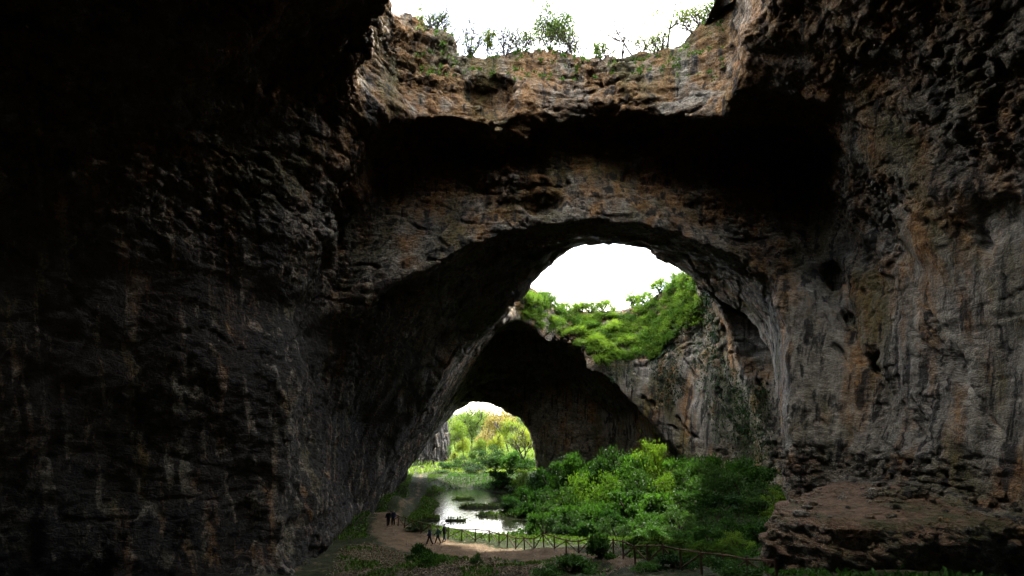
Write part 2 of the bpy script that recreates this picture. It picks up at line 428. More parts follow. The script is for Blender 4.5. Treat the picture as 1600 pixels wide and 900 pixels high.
    rib = sstep(12, 20, p[:, 0]) * sstep(4, 14, p[:, 2]) * sstep(62, 50, p[:, 1])
    q = np.stack([p[:, 0] / 6, (p[:, 1] - 0.9 * p[:, 2]) / 4.2, (p[:, 2] + 0.5 * p[:, 1]) / 15], 1)
    dn += rib * 1.5 * (np.abs(fbm(q, 2, 71)) - 0.25)
    ribl = sstep(-6, -12, p[:, 0]) * sstep(66, 58, p[:, 1])
    dn += ribl * 1.3 * fbm(p / np.array([6.0, 6.0, 4.0]) + 40, 2, 75)
    onl = (p[:, 0] > 13) & (p[:, 1] > 27) & (p[:, 1] < 52) & (p[:, 2] < -2)
    S[band] += np.where(onl, 0.35, 1.0) * dn * (1 - 0.35 * far)
    # ---- surface nets
    sg = S < 0
    c = np.zeros((nx - 1, ny - 1, nz - 1), np.uint8)
    for a in (0, 1):
        for b in (0, 1):
            for d in (0, 1):
                c += sg[a:nx - 1 + a, b:ny - 1 + b, d:nz - 1 + d]
    act = (c > 0) & (c < 8)
    idx = np.argwhere(act); n = len(idx)
    num = np.full(act.shape, -1, np.int32); num[act] = np.arange(n, dtype=np.int32)
    acc = np.zeros((n, 3), np.float32); cnt = np.zeros(n, np.float32)
    ix, iy, iz = idx.T
    corners = [(a, b, d) for a in (0, 1) for b in (0, 1) for d in (0, 1)]
    for u in corners:
        for ax in range(3):
            if u[ax]: continue
            v = list(u); v[ax] = 1
            s0 = S[ix + u[0], iy + u[1], iz + u[2]]; s1_ = S[ix + v[0], iy + v[1], iz + v[2]]
            x = (s0 < 0) != (s1_ < 0)
            t = np.where(x, s0 / np.where(x, s0 - s1_, 1), 0)
            pt = np.tile(np.array(u, np.float32), (n, 1)); pt[:, ax] += t
            acc[x] += pt[x]; cnt[x] += 1
    V = (idx + acc / cnt[:, None]) * h + np.array([xs[0], ys[0], zs[0]])
    quads = []
    for ax in range(3):
        sl0 = [slice(None)] * 3; sl1 = [slice(None)] * 3
        sl0[ax] = slice(0, -1); sl1[ax] = slice(1, None)
        a, b = sg[tuple(sl0)], sg[tuple(sl1)]
        e = np.argwhere(a != b)
        o1, o2 = [(1, 2), (2, 0), (0, 1)][ax]
        lim = [nx - 1, ny - 1, nz - 1]
        ok = (e[:, o1] > 0) & (e[:, o2] > 0) & (e[:, o1] < lim[o1]) & (e[:, o2] < lim[o2])
        e = e[ok]
        flip = a[tuple(e.T)]
        def cellid(d1, d2):
            q = e.copy(); q[:, o1] -= d1; q[:, o2] -= d2
            return num[tuple(q.T)]
        q = np.stack([cellid(1, 1), cellid(0, 1), cellid(0, 0), cellid(1, 0)], 1)
        q[~flip] = q[~flip][:, ::-1]
        quads.append(q)
    return V.astype(np.float32), np.concatenate(quads)

def vnormals(V, F):
    a, b, c, d = (V[F[:, k]] for k in range(4))
    fn = np.cross(c - a, d - b)
    N = np.zeros_like(V)
    for k in range(4):
        for ax in range(3):
            N[:, ax] += np.bincount(F[:, k], fn[:, ax], len(V)).astype(np.float32)
    return N / np.maximum(np.linalg.norm(N, axis=1, keepdims=True), 1e-9)

def laplace(V, F, it=1, w=0.5):
    for _ in range(it):
        A = np.zeros_like(V); C = np.zeros(len(V), np.float32)
        for k in range(4):
            i, j = F[:, k], F[:, (k + 1) % 4]
            for ax in range(3):
                A[:, ax] += np.bincount(i, V[j, ax], len(V)).astype(np.float32) + np.bincount(j, V[i, ax], len(V)).astype(np.float32)
            C += (np.bincount(i, minlength=len(V)) + np.bincount(j, minlength=len(V)))
        V = np.where(C[:, None] > 0, V * (1 - w) + w * A / np.maximum(C[:, None], 1), V)
    return V

def subdivide(V, F):
    m = len(F)
    E = np.concatenate([np.stack([F[:, k], F[:, (k + 1) % 4]], 1) for k in range(4)])
    E.sort(axis=1)
    key = E[:, 0].astype(np.int64) * len(V) + E[:, 1]
    u, inv = np.unique(key, return_inverse=True)
    e0, e1 = u // len(V), u % len(V)
    mid = (V[e0] + V[e1]) * 0.5
    cen = V[F].mean(1)
    n0 = len(V); n1 = n0 + len(mid)
    V2 = np.concatenate([V, mid, cen])
    em = inv.reshape(4, m).T + n0
    cc = np.arange(m) + n1
    Q = [np.stack([F[:, k], em[:, k], cc, em[:, (k + 3) % 4]], 1) for k in range(4)]
    return V2, np.concatenate(Q)

def in_view(V, m=0.08):
    f = V[:, 1] * CP + V[:, 2] * SP
    up = -V[:, 1] * SP + V[:, 2] * CP
    f = np.where(f > 0.5, f, 1e-3)
    u = V[:, 0] / f * FPX / 800; v = up / f * FPX / 450
    return (f > 0.6) & (np.abs(u) < 1 + m) & (np.abs(v) < 1 + m)

def rock_relief(V, F, fine):
    """bedding ledges, blocks and fluting pushed out along the normals"""
    N = vnormals(V, F)
    x, y, z = V[:, 0], V[:, 1], V[:, 2]
    zt = z + 0.10 * x + 0.05 * y                         # the beds dip a little
    flut = sstep(12, 2, z) * (x < 14)
    sm = sstep(18, 22, x) * sstep(17, 9, z) * sstep(-2, -1, z)   # the smooth stained wall on the right
    bed = sstep(23, 26, z) * sstep(40, 46, y)
    yl = y - 0.42 * z                                    # flutes lean away
    rough = 0.25 + 1.35 * sstep(-0.25, 0.45, fbm(V / 9.0, 2, 61))     # smooth worn faces next to broken ones
    crev = np.abs(fbm(np.stack([x / 11, y / 11, zt / 5.0], 1), 3, 63))
    flat = np.where((x > 13) & (y < 56) & (z < -2.5) & (N[:, 2] > 0.55), 0.3, 1.0)
    if not fine:
        r1, b1 = cells(np.stack([x / 2.6, y / 2.6, zt / 1.3], 1), 5)
        d = ((r1 - 0.5) * 0.70 - 0.20 * sstep(0.12, 0.0, b1)) * rough - 0.55 * sstep(0.035, 0.0, crev)
        ur = sstep(16, 20, x) * sstep(9, 14, z) * sstep(58, 50, y)
        d = d * (1 - 0.6 * flut) * (1 - 0.8 * sm) * (1 - 0.6 * ur)
        d += ur * 0.55 * fbm(np.stack([x / 8, (y - 0.9 * z) / 1.7, (z + 0.9 * y) / 14], 1), 2, 37)
        d += flut * 0.7 * fbm(np.stack([x / 1.5, yl / 1.5, z / 9.0], 1), 3, 21)
        gouge = fbm(np.stack([x / 1.6, (y - 0.5 * z) / 1.1, z / 5.0], 1), 3, 23)
        d += sm * (-0.9 * sstep(0.22, 0.5, gouge) + 0.25 * fbm(V / 2.5, 2, 29))
        d += bed * 0.35 * vnoise(np.stack([x / 6, y / 6, zt / 0.8], 1), 41)
    else:
        r2, b2 = cells(np.stack([x / 0.95, y / 0.95, zt / 0.45], 1), 8)
        d = ((r2 - 0.5) * 0.32 - 0.14 * sstep(0.14, 0.0, b2)) * (1 - 0.6 * flut) * (1 - 0.75 * sm) * rough
        d += 0.16 * fbm(np.stack([x / 0.6, y / 0.6, zt / 0.4], 1), 2, 33) * (1 - 0.6 * sm)
        d += flut * 0.22 * fbm(np.stack([x / 0.5, yl / 0.5, z / 3.0], 1), 2, 27)
        d += bed * 0.14 * vnoise(np.stack([x / 2.5, y / 2.5, zt / 0.3], 1), 43)
    ledge = (x > 13) & (y < 50) & (z < -2.8) & (x < 27)
    d = d + np.where(ledge & (N[:, 2] < 0.5), (0.10 if fine else 0.30) * vnoise(np.stack([x / 3, y / 3, zt / (0.22 if fine else 0.55)], 1), 47), 0)
    return V + N * (d * flat)[:, None].astype(np.float32)

def seen(V, F):
    """faces near enough to what the camera sees to deserve the finer relief"""
    c = V[F].mean(1)
    f = c[:, 1] * CP + c[:, 2] * SP
    ok = in_view(c, 0.05) & (c[:, 1] < 70)
    f = np.where(ok, f, 1.0)
    W, H = 240, 135
    u = np.clip((c[:, 0] / f * FPX / 1700 + 0.5) * W, 0, W - 1).astype(int)
    v = np.clip(((-c[:, 1] * SP + c[:, 2] * CP) / f * FPX / 960 + 0.5) * H, 0, H - 1).astype(int)
    buf = np.full(W * H, 1e9)
    np.minimum.at(buf, (v * W + u)[ok], f[ok])
    b2 = buf.reshape(H, W)
    lim = np.where(b2 > 1e8, 0, b2)
    pad = np.pad(lim, 1, mode='edge')
    lim = np.max([pad[a:a + H, b:b + W] for a in range(3) for b in range(3)], axis=0)
    return ok & (f < lim.ravel()[v * W + u] + 0.9)

def make_cave():
    V, F = build_cave()
    V = laplace(V, F, 2, 0.5)
    c = V[F].mean(1)                                     # drop what lies under the floor and at the edge of the block
    keep = (c[:, 2] > -15.5) & (c[:, 0] > -45.2) & (c[:, 0] < 49) & (c[:, 2] < 45.2) & (c[:, 1] > -24.2)
    F = F[keep]
    u, inv = np.unique(F, return_inverse=True); V = V[u]; F = inv.reshape(F.shape)
    def seam(Fs, n):
        """vertices on the open edge of a face set: they stay put, so no crack opens to the coarser faces"""
        E = np.concatenate([np.stack([Fs[:, k], Fs[:, (k + 1) % 4]], 1) for k in range(4)]); E.sort(axis=1)
        key, cnt = np.unique(E[:, 0].astype(np.int64) * n + E[:, 1], return_counts=True)
        key = key[cnt == 1]
        b = np.zeros(n, bool); b[key // n] = True; b[key % n] = True
        return b
    N0 = vnormals(V, F); c = V[F].mean(1)
    top = (N0[F[:, 0], 2] > 0.6) & (c[:, 2] > 24) & (np.minimum(poly_sdf(c[:, 0], c[:, 1], SHAFT1), poly_sdf(c[:, 0], c[:, 1], SHAFT2)) > 7)
    near = in_view(c, 0.22) & ~top & (c[:, 1] < 146)
    Fo = F[~near]
    V, F = subdivide(V, F[near])
    hold = seam(F, len(V))
    A = laplace(V, F, 2, 0.5); A[hold] = V[hold]
    B = rock_relief(A, F, False); B[hold] = A[hold]
    V = B
    vis = seen(V, F)                                     # a second split where the camera looks
    Fo = np.concatenate([Fo, F[~vis]])
    V2, Fv = subdivide(V, F[vis])
    moved = rock_relief(V2, Fv, True)
    hold = seam(Fv, len(V2))
    V2[~hold] = moved[~hold]
    F = np.concatenate([Fo, Fv])
    u, inv = np.unique(F, return_inverse=True)
    return V2[u], inv.reshape(F.shape)

CV, CF = make_cave()
fc = CV[CF].mean(1)
fx, fy, fz = fc.T
reg = np.full(len(CF), 0)
NAMES = ['cave_ceiling', 'cave_wall_left', 'cave_wall_right', 'skylight_rim', 'rock_bridge', 'far_arch', 'rock_ledge', 'plateau']
LABELS = ['dark vaulted cave roof around the near skylight', 'dark fluted limestone wall filling the left side of the cave',
          'pale stained limestone wall on the right with small round holes', 'sunlit bedded rock rim of the near skylight with a heart shaped hollow',
          'rock arch with a rusty streaked face spanning the middle of the cave', 'far cave arch below the bushy slope of the second skylight',
          'low bedded rock ledge with earth on top at lower right', 'plateau of rock over the cave']
reg[:] = 0
mid = np.where(fy < 62, 6.0, 4.0)
low = fz < np.where(fx < 0, 26 - 0.0 * fy, 24)
reg[(fx < mid) & (fz < 25.5)] = 1
reg[(fx >= mid) & (fz < 24)] = 2
arch = (fy > 50.5) & (fy < 82) & (fx > -12) & (fx < 27) & (fz > 14)
reg[arch] = 4
reg[(fy > 90) & ~((fx < -2) & (fy < 112)) & ~((fx > 32) & (fy < 112))] = 5
reg[(fy > 43.5) & (fy < 52.5) & (fz > 21.5 + 0.9 * (fy - 44)) & (fx > -11) & (fx < 22) & (fz > 25.5)] = 3
reg[(fx > 13) & (fy > 26) & (fy < 58) & (fz < -3.6 + 0.045 * (fy - 33) + 0.5) & (fx < 27)] = 6
for k, nm in enumerate(NAMES):
    f = CF[reg == k]
    if not len(f): continue
    u, inv = np.unique(f, return_inverse=True)
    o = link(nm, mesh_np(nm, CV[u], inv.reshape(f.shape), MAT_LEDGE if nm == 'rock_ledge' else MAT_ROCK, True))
    tag(o, LABELS[k], kind='structure')
print('cave quads', len(CF))

# ------------------------------------------------------------------ the ground, one sheet to the horizon
GP = []                                                 # control points (x, y, z, weight radius)
def g(px, py, Y): GP.append(P(px, py, Y))
LAKE_Z = -12.5
for a in [(560, 900, 46), (620, 900, 43), (700, 900, 42), (800, 900, 41), (900, 900, 40), (600, 870, 55), (700, 872, 53), (800, 885, 48),
          (580, 845, 63), (620, 838, 66), (680, 848, 64), (760, 857, 60), (830, 862, 57), (900, 868, 53), (960, 880, 47), (1020, 893, 42),
          (771, 849, 63), (871, 855, 52), (942, 857, 46.5), (976, 866, 42.5), (1015, 878, 39), (1060, 888, 36),
          (640, 820, 72), (600, 800, 76), (1112, 897, 33.5), (1210, 915, 29.5), (600, 775, 95), (640, 752, 125), (670, 744, 140)]:
    g(*a)
for a in [(-10, 78, -12.2), (0, 74, -12.4), (10, 72, -12.2), (18, 66, -11.4), (22, 58, -10.3), (18, 50, -9.4), (24, 46, -8.8), (15, 40, -8.2), (20, 30, -7.2),
          (-16, 20, -7.0), (0, 20, -5.5), (14, 20, -5.5), (0, 5, -2.6), (0, -10, -2), (-20, 0, -4), (22, 5, -3), (-14, 34, -8.3), (4, 32, -7.7),
          (28, 70, -9.5), (30, 85, -8.5), (24, 95, -9), (14, 100, -10.6), (6, 112, -11.3), (-2, 130, -11.3), (30, 100, -8), (18, 84, -11.2), (20, 115, -8),
          (-16, 150, -10.2), (0, 150, -10.2), (10, 150, -9.8), (-10, 165, -9.5), (0, 180, -8), (-30, 180, -7), (20, 180, -5),
          (2, 79, -13.3), (-4, 79.5, -13.3), (-9, 80, -13.1), (3, 84, -13.2), (-6, 98, -13.3), (-12, 112, -13.3), (-4, 104, -13.3), (-12, 95, -13.3), (0, 88, -13.3), (-9, 120, -13.2), (-9, 106, -13.3), (-9, 127, -12.9), (-4, 120, -12.7), (6, 80, -13.1), (-8, 84, -13.3), (-17, 104, -11.6), (-18, 86, -11.9)]:
    GP.append(a)
GP = np.array(GP)

ISLETS = [(1, 91, 7, 2.0, 0.35), (-11.5, 88, 1.2, 1.5, 0.2), (-4.5, 100, 5.0, 0.8, 0.3), (-13.5, 94, 1.6, 6, 0.25), (-8, 86, 1.6, 0.35, 0.15), (-9, 111, 2.5, 0.7, 0.15)]
def ground_z(x, y):
    x = np.asarray(x, float); y = np.asarray(y, float)
    sh = x.shape; x = x.ravel(); y = y.ravel()
    out = np.empty(len(x))
    for s in range(0, len(x), 40000):
        xx, yy = x[s:s + 40000], y[s:s + 40000]
        d2 = (xx[:, None] - GP[:, 0]) ** 2 + (yy[:, None] - GP[:, 1]) ** 2
        w = 1 / (d2 + 4.0) ** 2
        out[s:s + 40000] = (w * GP[:, 2]).sum(1) / w.sum(1)
    for cx, cy, rx, ry, hh in ISLETS:
        out = out + (LAKE_Z + hh - out) * sstep(1.5, 0.6, ((x - cx) / rx) ** 2 + ((y - cy) / ry) ** 2)
    far = sstep(165, 300, y)
    hill = -8 + 17 * sstep(190, 520, y) + 5 * np.sin(x * 0.011 + 1.0) * sstep(220, 420, y) + 16 * sstep(-20, -140, x) * sstep(150, 200, y)
    out = out * (1 - far) + hill * far
    p = np.stack([x, y, np.zeros_like(x)], 1)
    out = out + 0.30 * fbm(p / 5.0, 2, 51) + 0.10 * fbm(p / 1.2, 2, 53)
    return out.reshape(sh)

def in_poly(x, y, poly):
    return poly_sdf(np.asarray(x, float), np.asarray(y, float), poly) < 0

PATH = [P(585, 790, 80)[:2], P(575, 830, 66)[:2], P(596, 854, 60)[:2], P(690, 872, 54)[:2], P(800, 883, 49.5)[:2], P(900, 887, 46)[:2], P(960, 905, 40)[:2],
        P(1060, 905, 38)[:2], P(960, 868, 50)[:2], P(880, 856, 56)[:2], P(760, 848, 62)[:2], P(700, 838, 66)[:2], P(640, 822, 71)[:2], P(615, 790, 85)[:2]]
PATH2 = [(-18, 76), (-14.6, 80), (-16.0, 110), (-20, 140), (-23.5, 165), (-26, 165), (-23, 140), (-18.6, 110)]

def make_ground():
    def grid(xs, ys):
        X, Y = np.meshgrid(xs, ys, indexing='ij')
        Z = ground_z(X, Y)
        nx, ny = X.shape
        V = np.stack([X.ravel(), Y.ravel(), Z.ravel()], 1)
        i = np.arange(nx - 1)[:, None] * ny + np.arange(ny - 1)[None, :]
        F = np.stack([i, i + ny, i + ny + 1, i + 1], -1).reshape(-1, 4)
        return V, F
    xs = np.concatenate([np.linspace(-900, -60, 20)[:-1], np.linspace(-60, -24, 12)[:-1], np.arange(-24, 36, 0.3), np.linspace(36, 60, 10), np.linspace(60, 900, 20)[1:]])
    ys = np.concatenate([np.linspace(-60, 20, 30)[:-1], np.arange(20, 90, 0.3), np.arange(90, 165, 0.6), np.linspace(165, 300, 40), np.linspace(300, 2500, 30)[1:]])
    V, F = grid(xs, ys)
    x, y = V[:, 0], V[:, 1]
    gr = np.full(len(V), 0.95)
    d2 = poly_sdf(x, y, PATH2); d = np.minimum(poly_sdf(x, y, PATH), d2 + 0.9)
    gr = np.where(d < 1.2, sstep(-2.0, 1.2, d) * 0.95, gr)
    gr = np.where((y < 56) & (d > 1.0), np.minimum(gr, 0.62), gr)
    gr = np.where(y < 30, 0.25, gr)
    me = mesh_np('ground', V, F, ground_mat(), True)
    at = me.attributes.new('green', 'FLOAT', 'POINT'); at.data.foreach_set('value', gr.astype(np.float32))
    tag(link('ground', me), 'cave floor of earth and moss with a brown dirt path', kind='structure')
make_ground()

def water_mat():
    m, nt, b = new_mat('pond_water'); T = NT(nt)
    b.inputs['Base Color'].default_value = (0.012, 0.014, 0.008, 1)
    b.inputs['Roughness'].default_value = 0.04
    b.inputs['IOR'].default_value = 1.33
    b.inputs['Specular IOR Level'].default_value = 0.8
    T.l(T.bump(T.noise(T.coord((1, 0.35, 1)), 1.6, 4, 0.65), 0.6, 0.10), b.inputs['Normal'])
    return m
me = mesh_np('pond_water', [(-30, 60, LAKE_Z), (30, 60, LAKE_Z), (30, 140, LAKE_Z), (-30, 140, LAKE_Z)], [(0, 1, 2, 3)], water_mat())
tag(link('pond_water', me), 'shallow pond reflecting white sky beside the path', kind='structure')
# unseen hillside added by the near skylight to shield the left wall from light
def make_blocking_hill():
    xs = np.arange(18.5, 75, 1.5); ys = np.arange(-10, 84, 1.5)
    X, Y = np.meshgrid(xs, ys, indexing='ij')
    Z = 37.5 + 30 * sstep(17, 38, X) * sstep(84, 66, Y) * sstep(-12, 6, Y)
    Z += 0.8 * fbm(np.stack([X.ravel() / 4, Y.ravel() / 4, 0 * X.ravel()], 1), 3, 81).reshape(X.shape)
    ny = len(ys); i = np.arange(len(xs) - 1)[:, None] * ny + np.arange(ny - 1)[None, :]
    F = np.stack([i, i + ny, i + ny + 1, i + 1], -1).reshape(-1, 4)
    tag(link('hillside', mesh_np('hillside', np.stack([X.ravel(), Y.ravel(), Z.ravel()], 1), F, MAT_ROCK, True)), 'added unseen hillside blocking skylight above the right side of the cave', kind='structure')
make_blocking_hill()

# ------------------------------------------------------------------ where the camera meets the rock (to seat plants on it)
_f = CV[:, 1] * CP + CV[:, 2] * SP
_ok = in_view(CV, 0.02) & (_f > 1)
_V = CV[_ok]; _N = vnormals(CV, CF)[_ok]; _f = _f[_ok]
_U = 800 + _V[:, 0] / _f * FPX
_W = 450 - (-_V[:, 1] * SP + _V[:, 2] * CP) / _f * FPX
_cell = (np.clip(_W // 5, 0, 181).astype(int)) * 330 + np.clip(_U // 5, 0, 329).astype(int)
_ord = np.lexsort((_f, _cell)); _cs = _cell[_ord]
_first = np.full(182 * 330, -1, int)
_u, _i = np.unique(_cs, return_index=True); _first[_u] = _ord[_i]

def hit(px, py):
    """rock point and normal seen at a picture point"""
    k = _first[int(np.clip(py // 5, 0, 181)) * 330 + int(np.clip(px // 5, 0, 329))]
    if k < 0: return None, None
    return _V[k].copy(), _N[k].copy()

# ------------------------------------------------------------------ plants
RNG = np.random.default_rng(11)

def leaf_mat(name, dark, light, trans=0.45, rough=0.55):
    m = bpy.data.materials.new(name); m.use_nodes = True
    nt = m.node_tree; nt.nodes.clear(); T = NT(nt)
    out = T.n('ShaderNodeOutputMaterial'); b = T.n('ShaderNodeBsdfPrincipled'); tr = T.n('ShaderNodeBsdfTranslucent'); mx = T.n('ShaderNodeMixShader')
    oi = T.n('ShaderNodeObjectInfo')
    f = T.math('ADD', T.math('MULTIPLY', T.noise(T.coord(), 1.6, 3, 0.6), 0.6), T.math('MULTIPLY', oi.outputs['Random'], 0.45))
    col = T.ramp(f, [(0.30, dark), (0.72, light)])
    T.l(col, b.inputs['Base Color']); T.l(T.mix(1.0, col, (1.0, 1.0, 0.55), 'MULTIPLY'), tr.inputs['Color'])
    b.inputs['Roughness'].default_value = rough; b.inputs['Specular IOR Level'].default_value = 0.25
    mx.inputs['Fac'].default_value = trans
    T.l(b.outputs[0], mx.inputs[1]); T.l(tr.outputs[0], mx.inputs[2]); T.l(mx.outputs[0], out.inputs['Surface'])
    return m

def plain_mat(name, c0, c1, scale=6.0, rough=0.85, bump=0.4, stretch=(1, 1, 1)):
    m, nt, b = new_mat(name); T = NT(nt)
    w = T.coord(stretch, obj=True)
    f = T.noise(w, scale, 5, 0.65)
    T.l(T.ramp(f, [(0.32, c0), (0.68, c1)]), b.inputs['Base Color'])
    b.inputs['Roughness'].default_value = rough; b.inputs['Specular IOR Level'].default_value = 0.25
    if bump: T.l(T.bump(f, bump, 0.03), b.inputs['Normal'])
    return m

M_LEAF = leaf_mat('shrub_leaf', (0.016, 0.055, 0.010), (0.058, 0.155, 0.020))
M_LEAF_B = leaf_mat('rim_leaf', (0.05, 0.125, 0.012), (0.17, 0.29, 0.03), 0.5)
M_LEAF_Y = leaf_mat('spring_leaf', (0.12, 0.20, 0.015), (0.30, 0.36, 0.03))
M_LEAF_G = leaf_mat('tree_leaf', (0.08, 0.16, 0.025), (0.20, 0.30, 0.06))
M_LEAF_O = leaf_mat('blossom_leaf', (0.28, 0.24, 0.05), (0.42, 0.34, 0.12))
M_IVY = leaf_mat('ivy_leaf', (0.008, 0.026, 0.007), (0.030, 0.075, 0.016), 0.2, 0.45)
M_GRASS = leaf_mat('grass_blade', (0.03, 0.07, 0.010), (0.085, 0.16, 0.025))
M_LITTER = plain_mat('leaf_litter', (0.10, 0.07, 0.04), (0.34, 0.27, 0.18), 1.2, 0.9, 0)
M_BARK = plain_mat('bark', (0.030, 0.024, 0.018), (0.085, 0.068, 0.05), 9, 0.9, 0.5, (1, 1, 0.3))
M_WOOD = plain_mat('fence_wood', (0.045, 0.024, 0.015), (0.13, 0.075, 0.045), 8, 0.8, 0.4, (1, 1, 0.3))

def leaf_quads(C, D, size, rng, droop=0.0):
    """a folded kite leaf at every centre C with a direction D: 4 vertices, 2 triangles each"""
    n = len(C)
    D = D / np.maximum(np.linalg.norm(D, axis=1, keepdims=True), 1e-6)
    R = rng.normal(size=(n, 3)); R -= (R * D).sum(1, keepdims=True) * D
    R /= np.maximum(np.linalg.norm(R, axis=1, keepdims=True), 1e-6)
    Nn = np.cross(D, R)
    s = (size * rng.uniform(0.6, 1.35, n))[:, None]
    a = C - D * s * 0.5; b = C + R * s * 0.30 + Nn * s * 0.08; c = C + D * s * 0.5 - Nn * s * 0.05; d = C - R * s * 0.30 + Nn * s * 0.08
    V = np.stack([a, b, c, d], 1).reshape(-1, 3)
    i = np.arange(n)[:, None] * 4
    F = np.concatenate([i + np.array([[0, 1, 2]]), i + np.array([[0, 2, 3]])])
    return V, F

def tube(pts, rad, k=5):
    """tapered tube through points"""
    pts = np.asarray(pts, float); n = len(pts)
    t = np.gradient(pts, axis=0); t /= np.maximum(np.linalg.norm(t, axis=1, keepdims=True), 1e-9)
    up = np.where(np.abs(t[:, 2:3]) > 0.9, np.array([[1.0, 0, 0]]), np.array([[0, 0, 1.0]]))
    a = np.cross(t, up); a /= np.maximum(np.linalg.norm(a, axis=1, keepdims=True), 1e-9); b = np.cross(t, a)
    ang = np.arange(k) * 2 * math.pi / k
    r = np.asarray(rad, float)[:, None, None]
    V = pts[:, None, :] + r * (np.cos(ang)[None, :, None] * a[:, None, :] + np.sin(ang)[None, :, None] * b[:, None, :])
    V = V.reshape(-1, 3)
    F = []
    for i in range(n - 1):
        for j in range(k):
            q = (i * k + j, i * k + (j + 1) % k, (i + 1) * k + (j + 1) % k, (i + 1) * k + j)
            F += [(q[0], q[1], q[2]), (q[0], q[2], q[3])]
    return V, np.array(F)

class Pile:
    """gathers triangles of one part"""
    def __init__(s): s.V, s.F, s.n = [], [], 0
    def add(s, VF):
        V, F = VF
        s.V.append(np.asarray(V, float)); s.F.append(np.asarray(F) + s.n); s.n += len(V); return s
    def mesh(s, name, mat, smooth=False):
        return mesh_np(name, np.concatenate(s.V), np.concatenate(s.F), mat, smooth)

def branches(rng, h, spread, levels=3, r0=0.08, kids=(3, 5), trunk=0.35, lean=(0, 0), wig=0.12):
    """a branching skeleton: list of (points, radii), tips"""
    out, tips = [], []
    def grow(p, d, L, r, lev):
        n = 5
        pts = [p]; q = p.copy(); dd = d.copy()
        for _ in range(n - 1):
            dd = dd + rng.normal(0, wig, 3) + np.array([0, 0, 0.05])
            dd /= np.linalg.norm(dd)
            q = q + dd * L / (n - 1); pts.append(q.copy())
        out.append((np.array(pts), np.linspace(r, r * 0.45, n)))
        if lev == 0:
            tips.extend(pts[2:]); return
        for _ in range(rng.integers(*kids) + (2 if lev == levels else 0)):
            k = rng.integers(2, n)
            a = rng.uniform(0, 2 * math.pi)
            side = np.array([math.cos(a), math.sin(a), rng.uniform(-0.1, 0.5)])
            nd = dd * (1 - spread) + side * spread
            nd /= np.linalg.norm(nd)
            grow(pts[k], nd, L * rng.uniform(0.5, 0.8), r * 0.55, lev - 1)
    d0 = np.array([lean[0], lean[1], 1.0]); d0 /= np.linalg.norm(d0)
    grow(np.zeros(3), d0, h * trunk, r0, levels)
    return out, np.array(tips)

def wood_mesh(name, br, mat=None, k=4):
    p = Pile()
    for pts, rad in br: p.add(tube(pts, rad, k))
    return p.mesh(name, mat or M_BARK)

def shrub_meshes(seed, rx, rz, n, leaf, mat, clumps=26, flat=0.55):
    """a dome of leafy clumps on thin stems, base at the origin"""
    rng = np.random.default_rng(seed)
    cs = []
    while len(cs) < clumps:
        q = rng.uniform(-1, 1, 3); q[2] = rng.uniform(0.12, 1)
        r = math.sqrt(q[0] ** 2 + q[1] ** 2 + (q[2]) ** 2)
        if 0.55 < r < 1.0: cs.append(q * (0.9 + 0.25 * rng.random()))
    cs = np.array(cs)
    k = rng.integers(0, clumps, n)
    rr = rng.uniform(0.16, 0.30, clumps)
    off = rng.normal(size=(n, 3)) * rr[k][:, None] * np.array([0.75, 0.75, flat * 0.75])
    C = (cs[k] + off)
    D = off + cs[k] * 0.6 + rng.normal(0, 0.5, (n, 3)) + np.array([0, 0, -0.15])
    C = C * np.array([rx, rx, rz])
    C[:, 2] = np.maximum(C[:, 2], 0.05)
    p = Pile().add(leaf_quads(C, D, leaf, rng))
    fol = p.mesh('foliage', mat)
    st = Pile()
    for c in cs[::2]:
        e = c * np.array([rx, rx, rz]); m = e * 0.5 + np.array([0, 0, 0.12 * rz])
        st.add(tube([rng.normal(0, 0.1 * rx, 3) * [1, 1, 0], m, e], [0.05, 0.035, 0.012], 4))
    return fol, st.mesh('stem', M_BARK)

def place_shrub(name, meshes, loc, s, rz, label, cat, group, tilt=(0, 0)):
    e = link(name, None, None, loc, (tilt[0], tilt[1], rz), s)
    link('foliage', meshes[0], e); link('stem', meshes[1], e)
    return tag(e, label, cat, group)

M_LEAF_D = leaf_mat('dark_shrub_leaf', (0.015, 0.045, 0.012), (0.05, 0.115, 0.025))
SHRUBS = [shrub_meshes(100 + k, 1.0, 0.95 + 0.12 * (k % 3), 3000, (0.085, 0.115, 0.10, 0.13, 0.08, 0.11)[k], (M_LEAF, M_LEAF, M_LEAF_D, M_LEAF, M_LEAF_B, M_LEAF)[k], (15, 11, 18, 13, 22, 16)[k], 0.42) for k in range(6)]
RIMS = [shrub_meshes(200 + k, 1.0, 1.0, 2000, 0.12, M_LEAF_B, 22 + 3 * k, 0.7) for k in range(4)]

# the thicket between pond and right wall: picture point of each bush's crown top, its depth and radius
random.seed(4)
THICKET = []
def gz(x, y): return float(ground_z(np.array([x]), np.array([y]))[0])
def nth_col(k):
    return 'column %s from left' % (ORD + ['fifteenth', 'sixteenth', 'seventeenth', 'eighteenth', 'nineteenth', 'twentieth', 'twenty-first', 'twenty-second', 'twenty-third', 'twenty-fourth'])[k]
ORD = ['first', 'second', 'third', 'fourth', 'fifth', 'sixth', 'seventh', 'eighth', 'ninth', 'tenth', 'eleventh', 'twelfth', 'thirteenth', 'fourteenth']
def nth(k, n):
    return 'leftmost' if k == 0 else 'rightmost' if k == n - 1 else ORD[k] + ' from left'
def row(items, text, group):
    for k, a in enumerate(sorted(items)): thicket(*a, text % nth(k, len(items)), group)
def thicket(px, Y, top, r, label, group):
    x = P(px, 760, Y)[0]
    z = gz(x, Y)
    zt = P(px, top, Y)[2]
    hgt = max(zt - z, 1.2)
    o = place_shrub('shrub', random.choice(SHRUBS), (x, Y, z - 0.1), (r, r, hgt / 1.12), random.uniform(0, 6.28), label, 'shrub', group)
    THICKET.append(o)
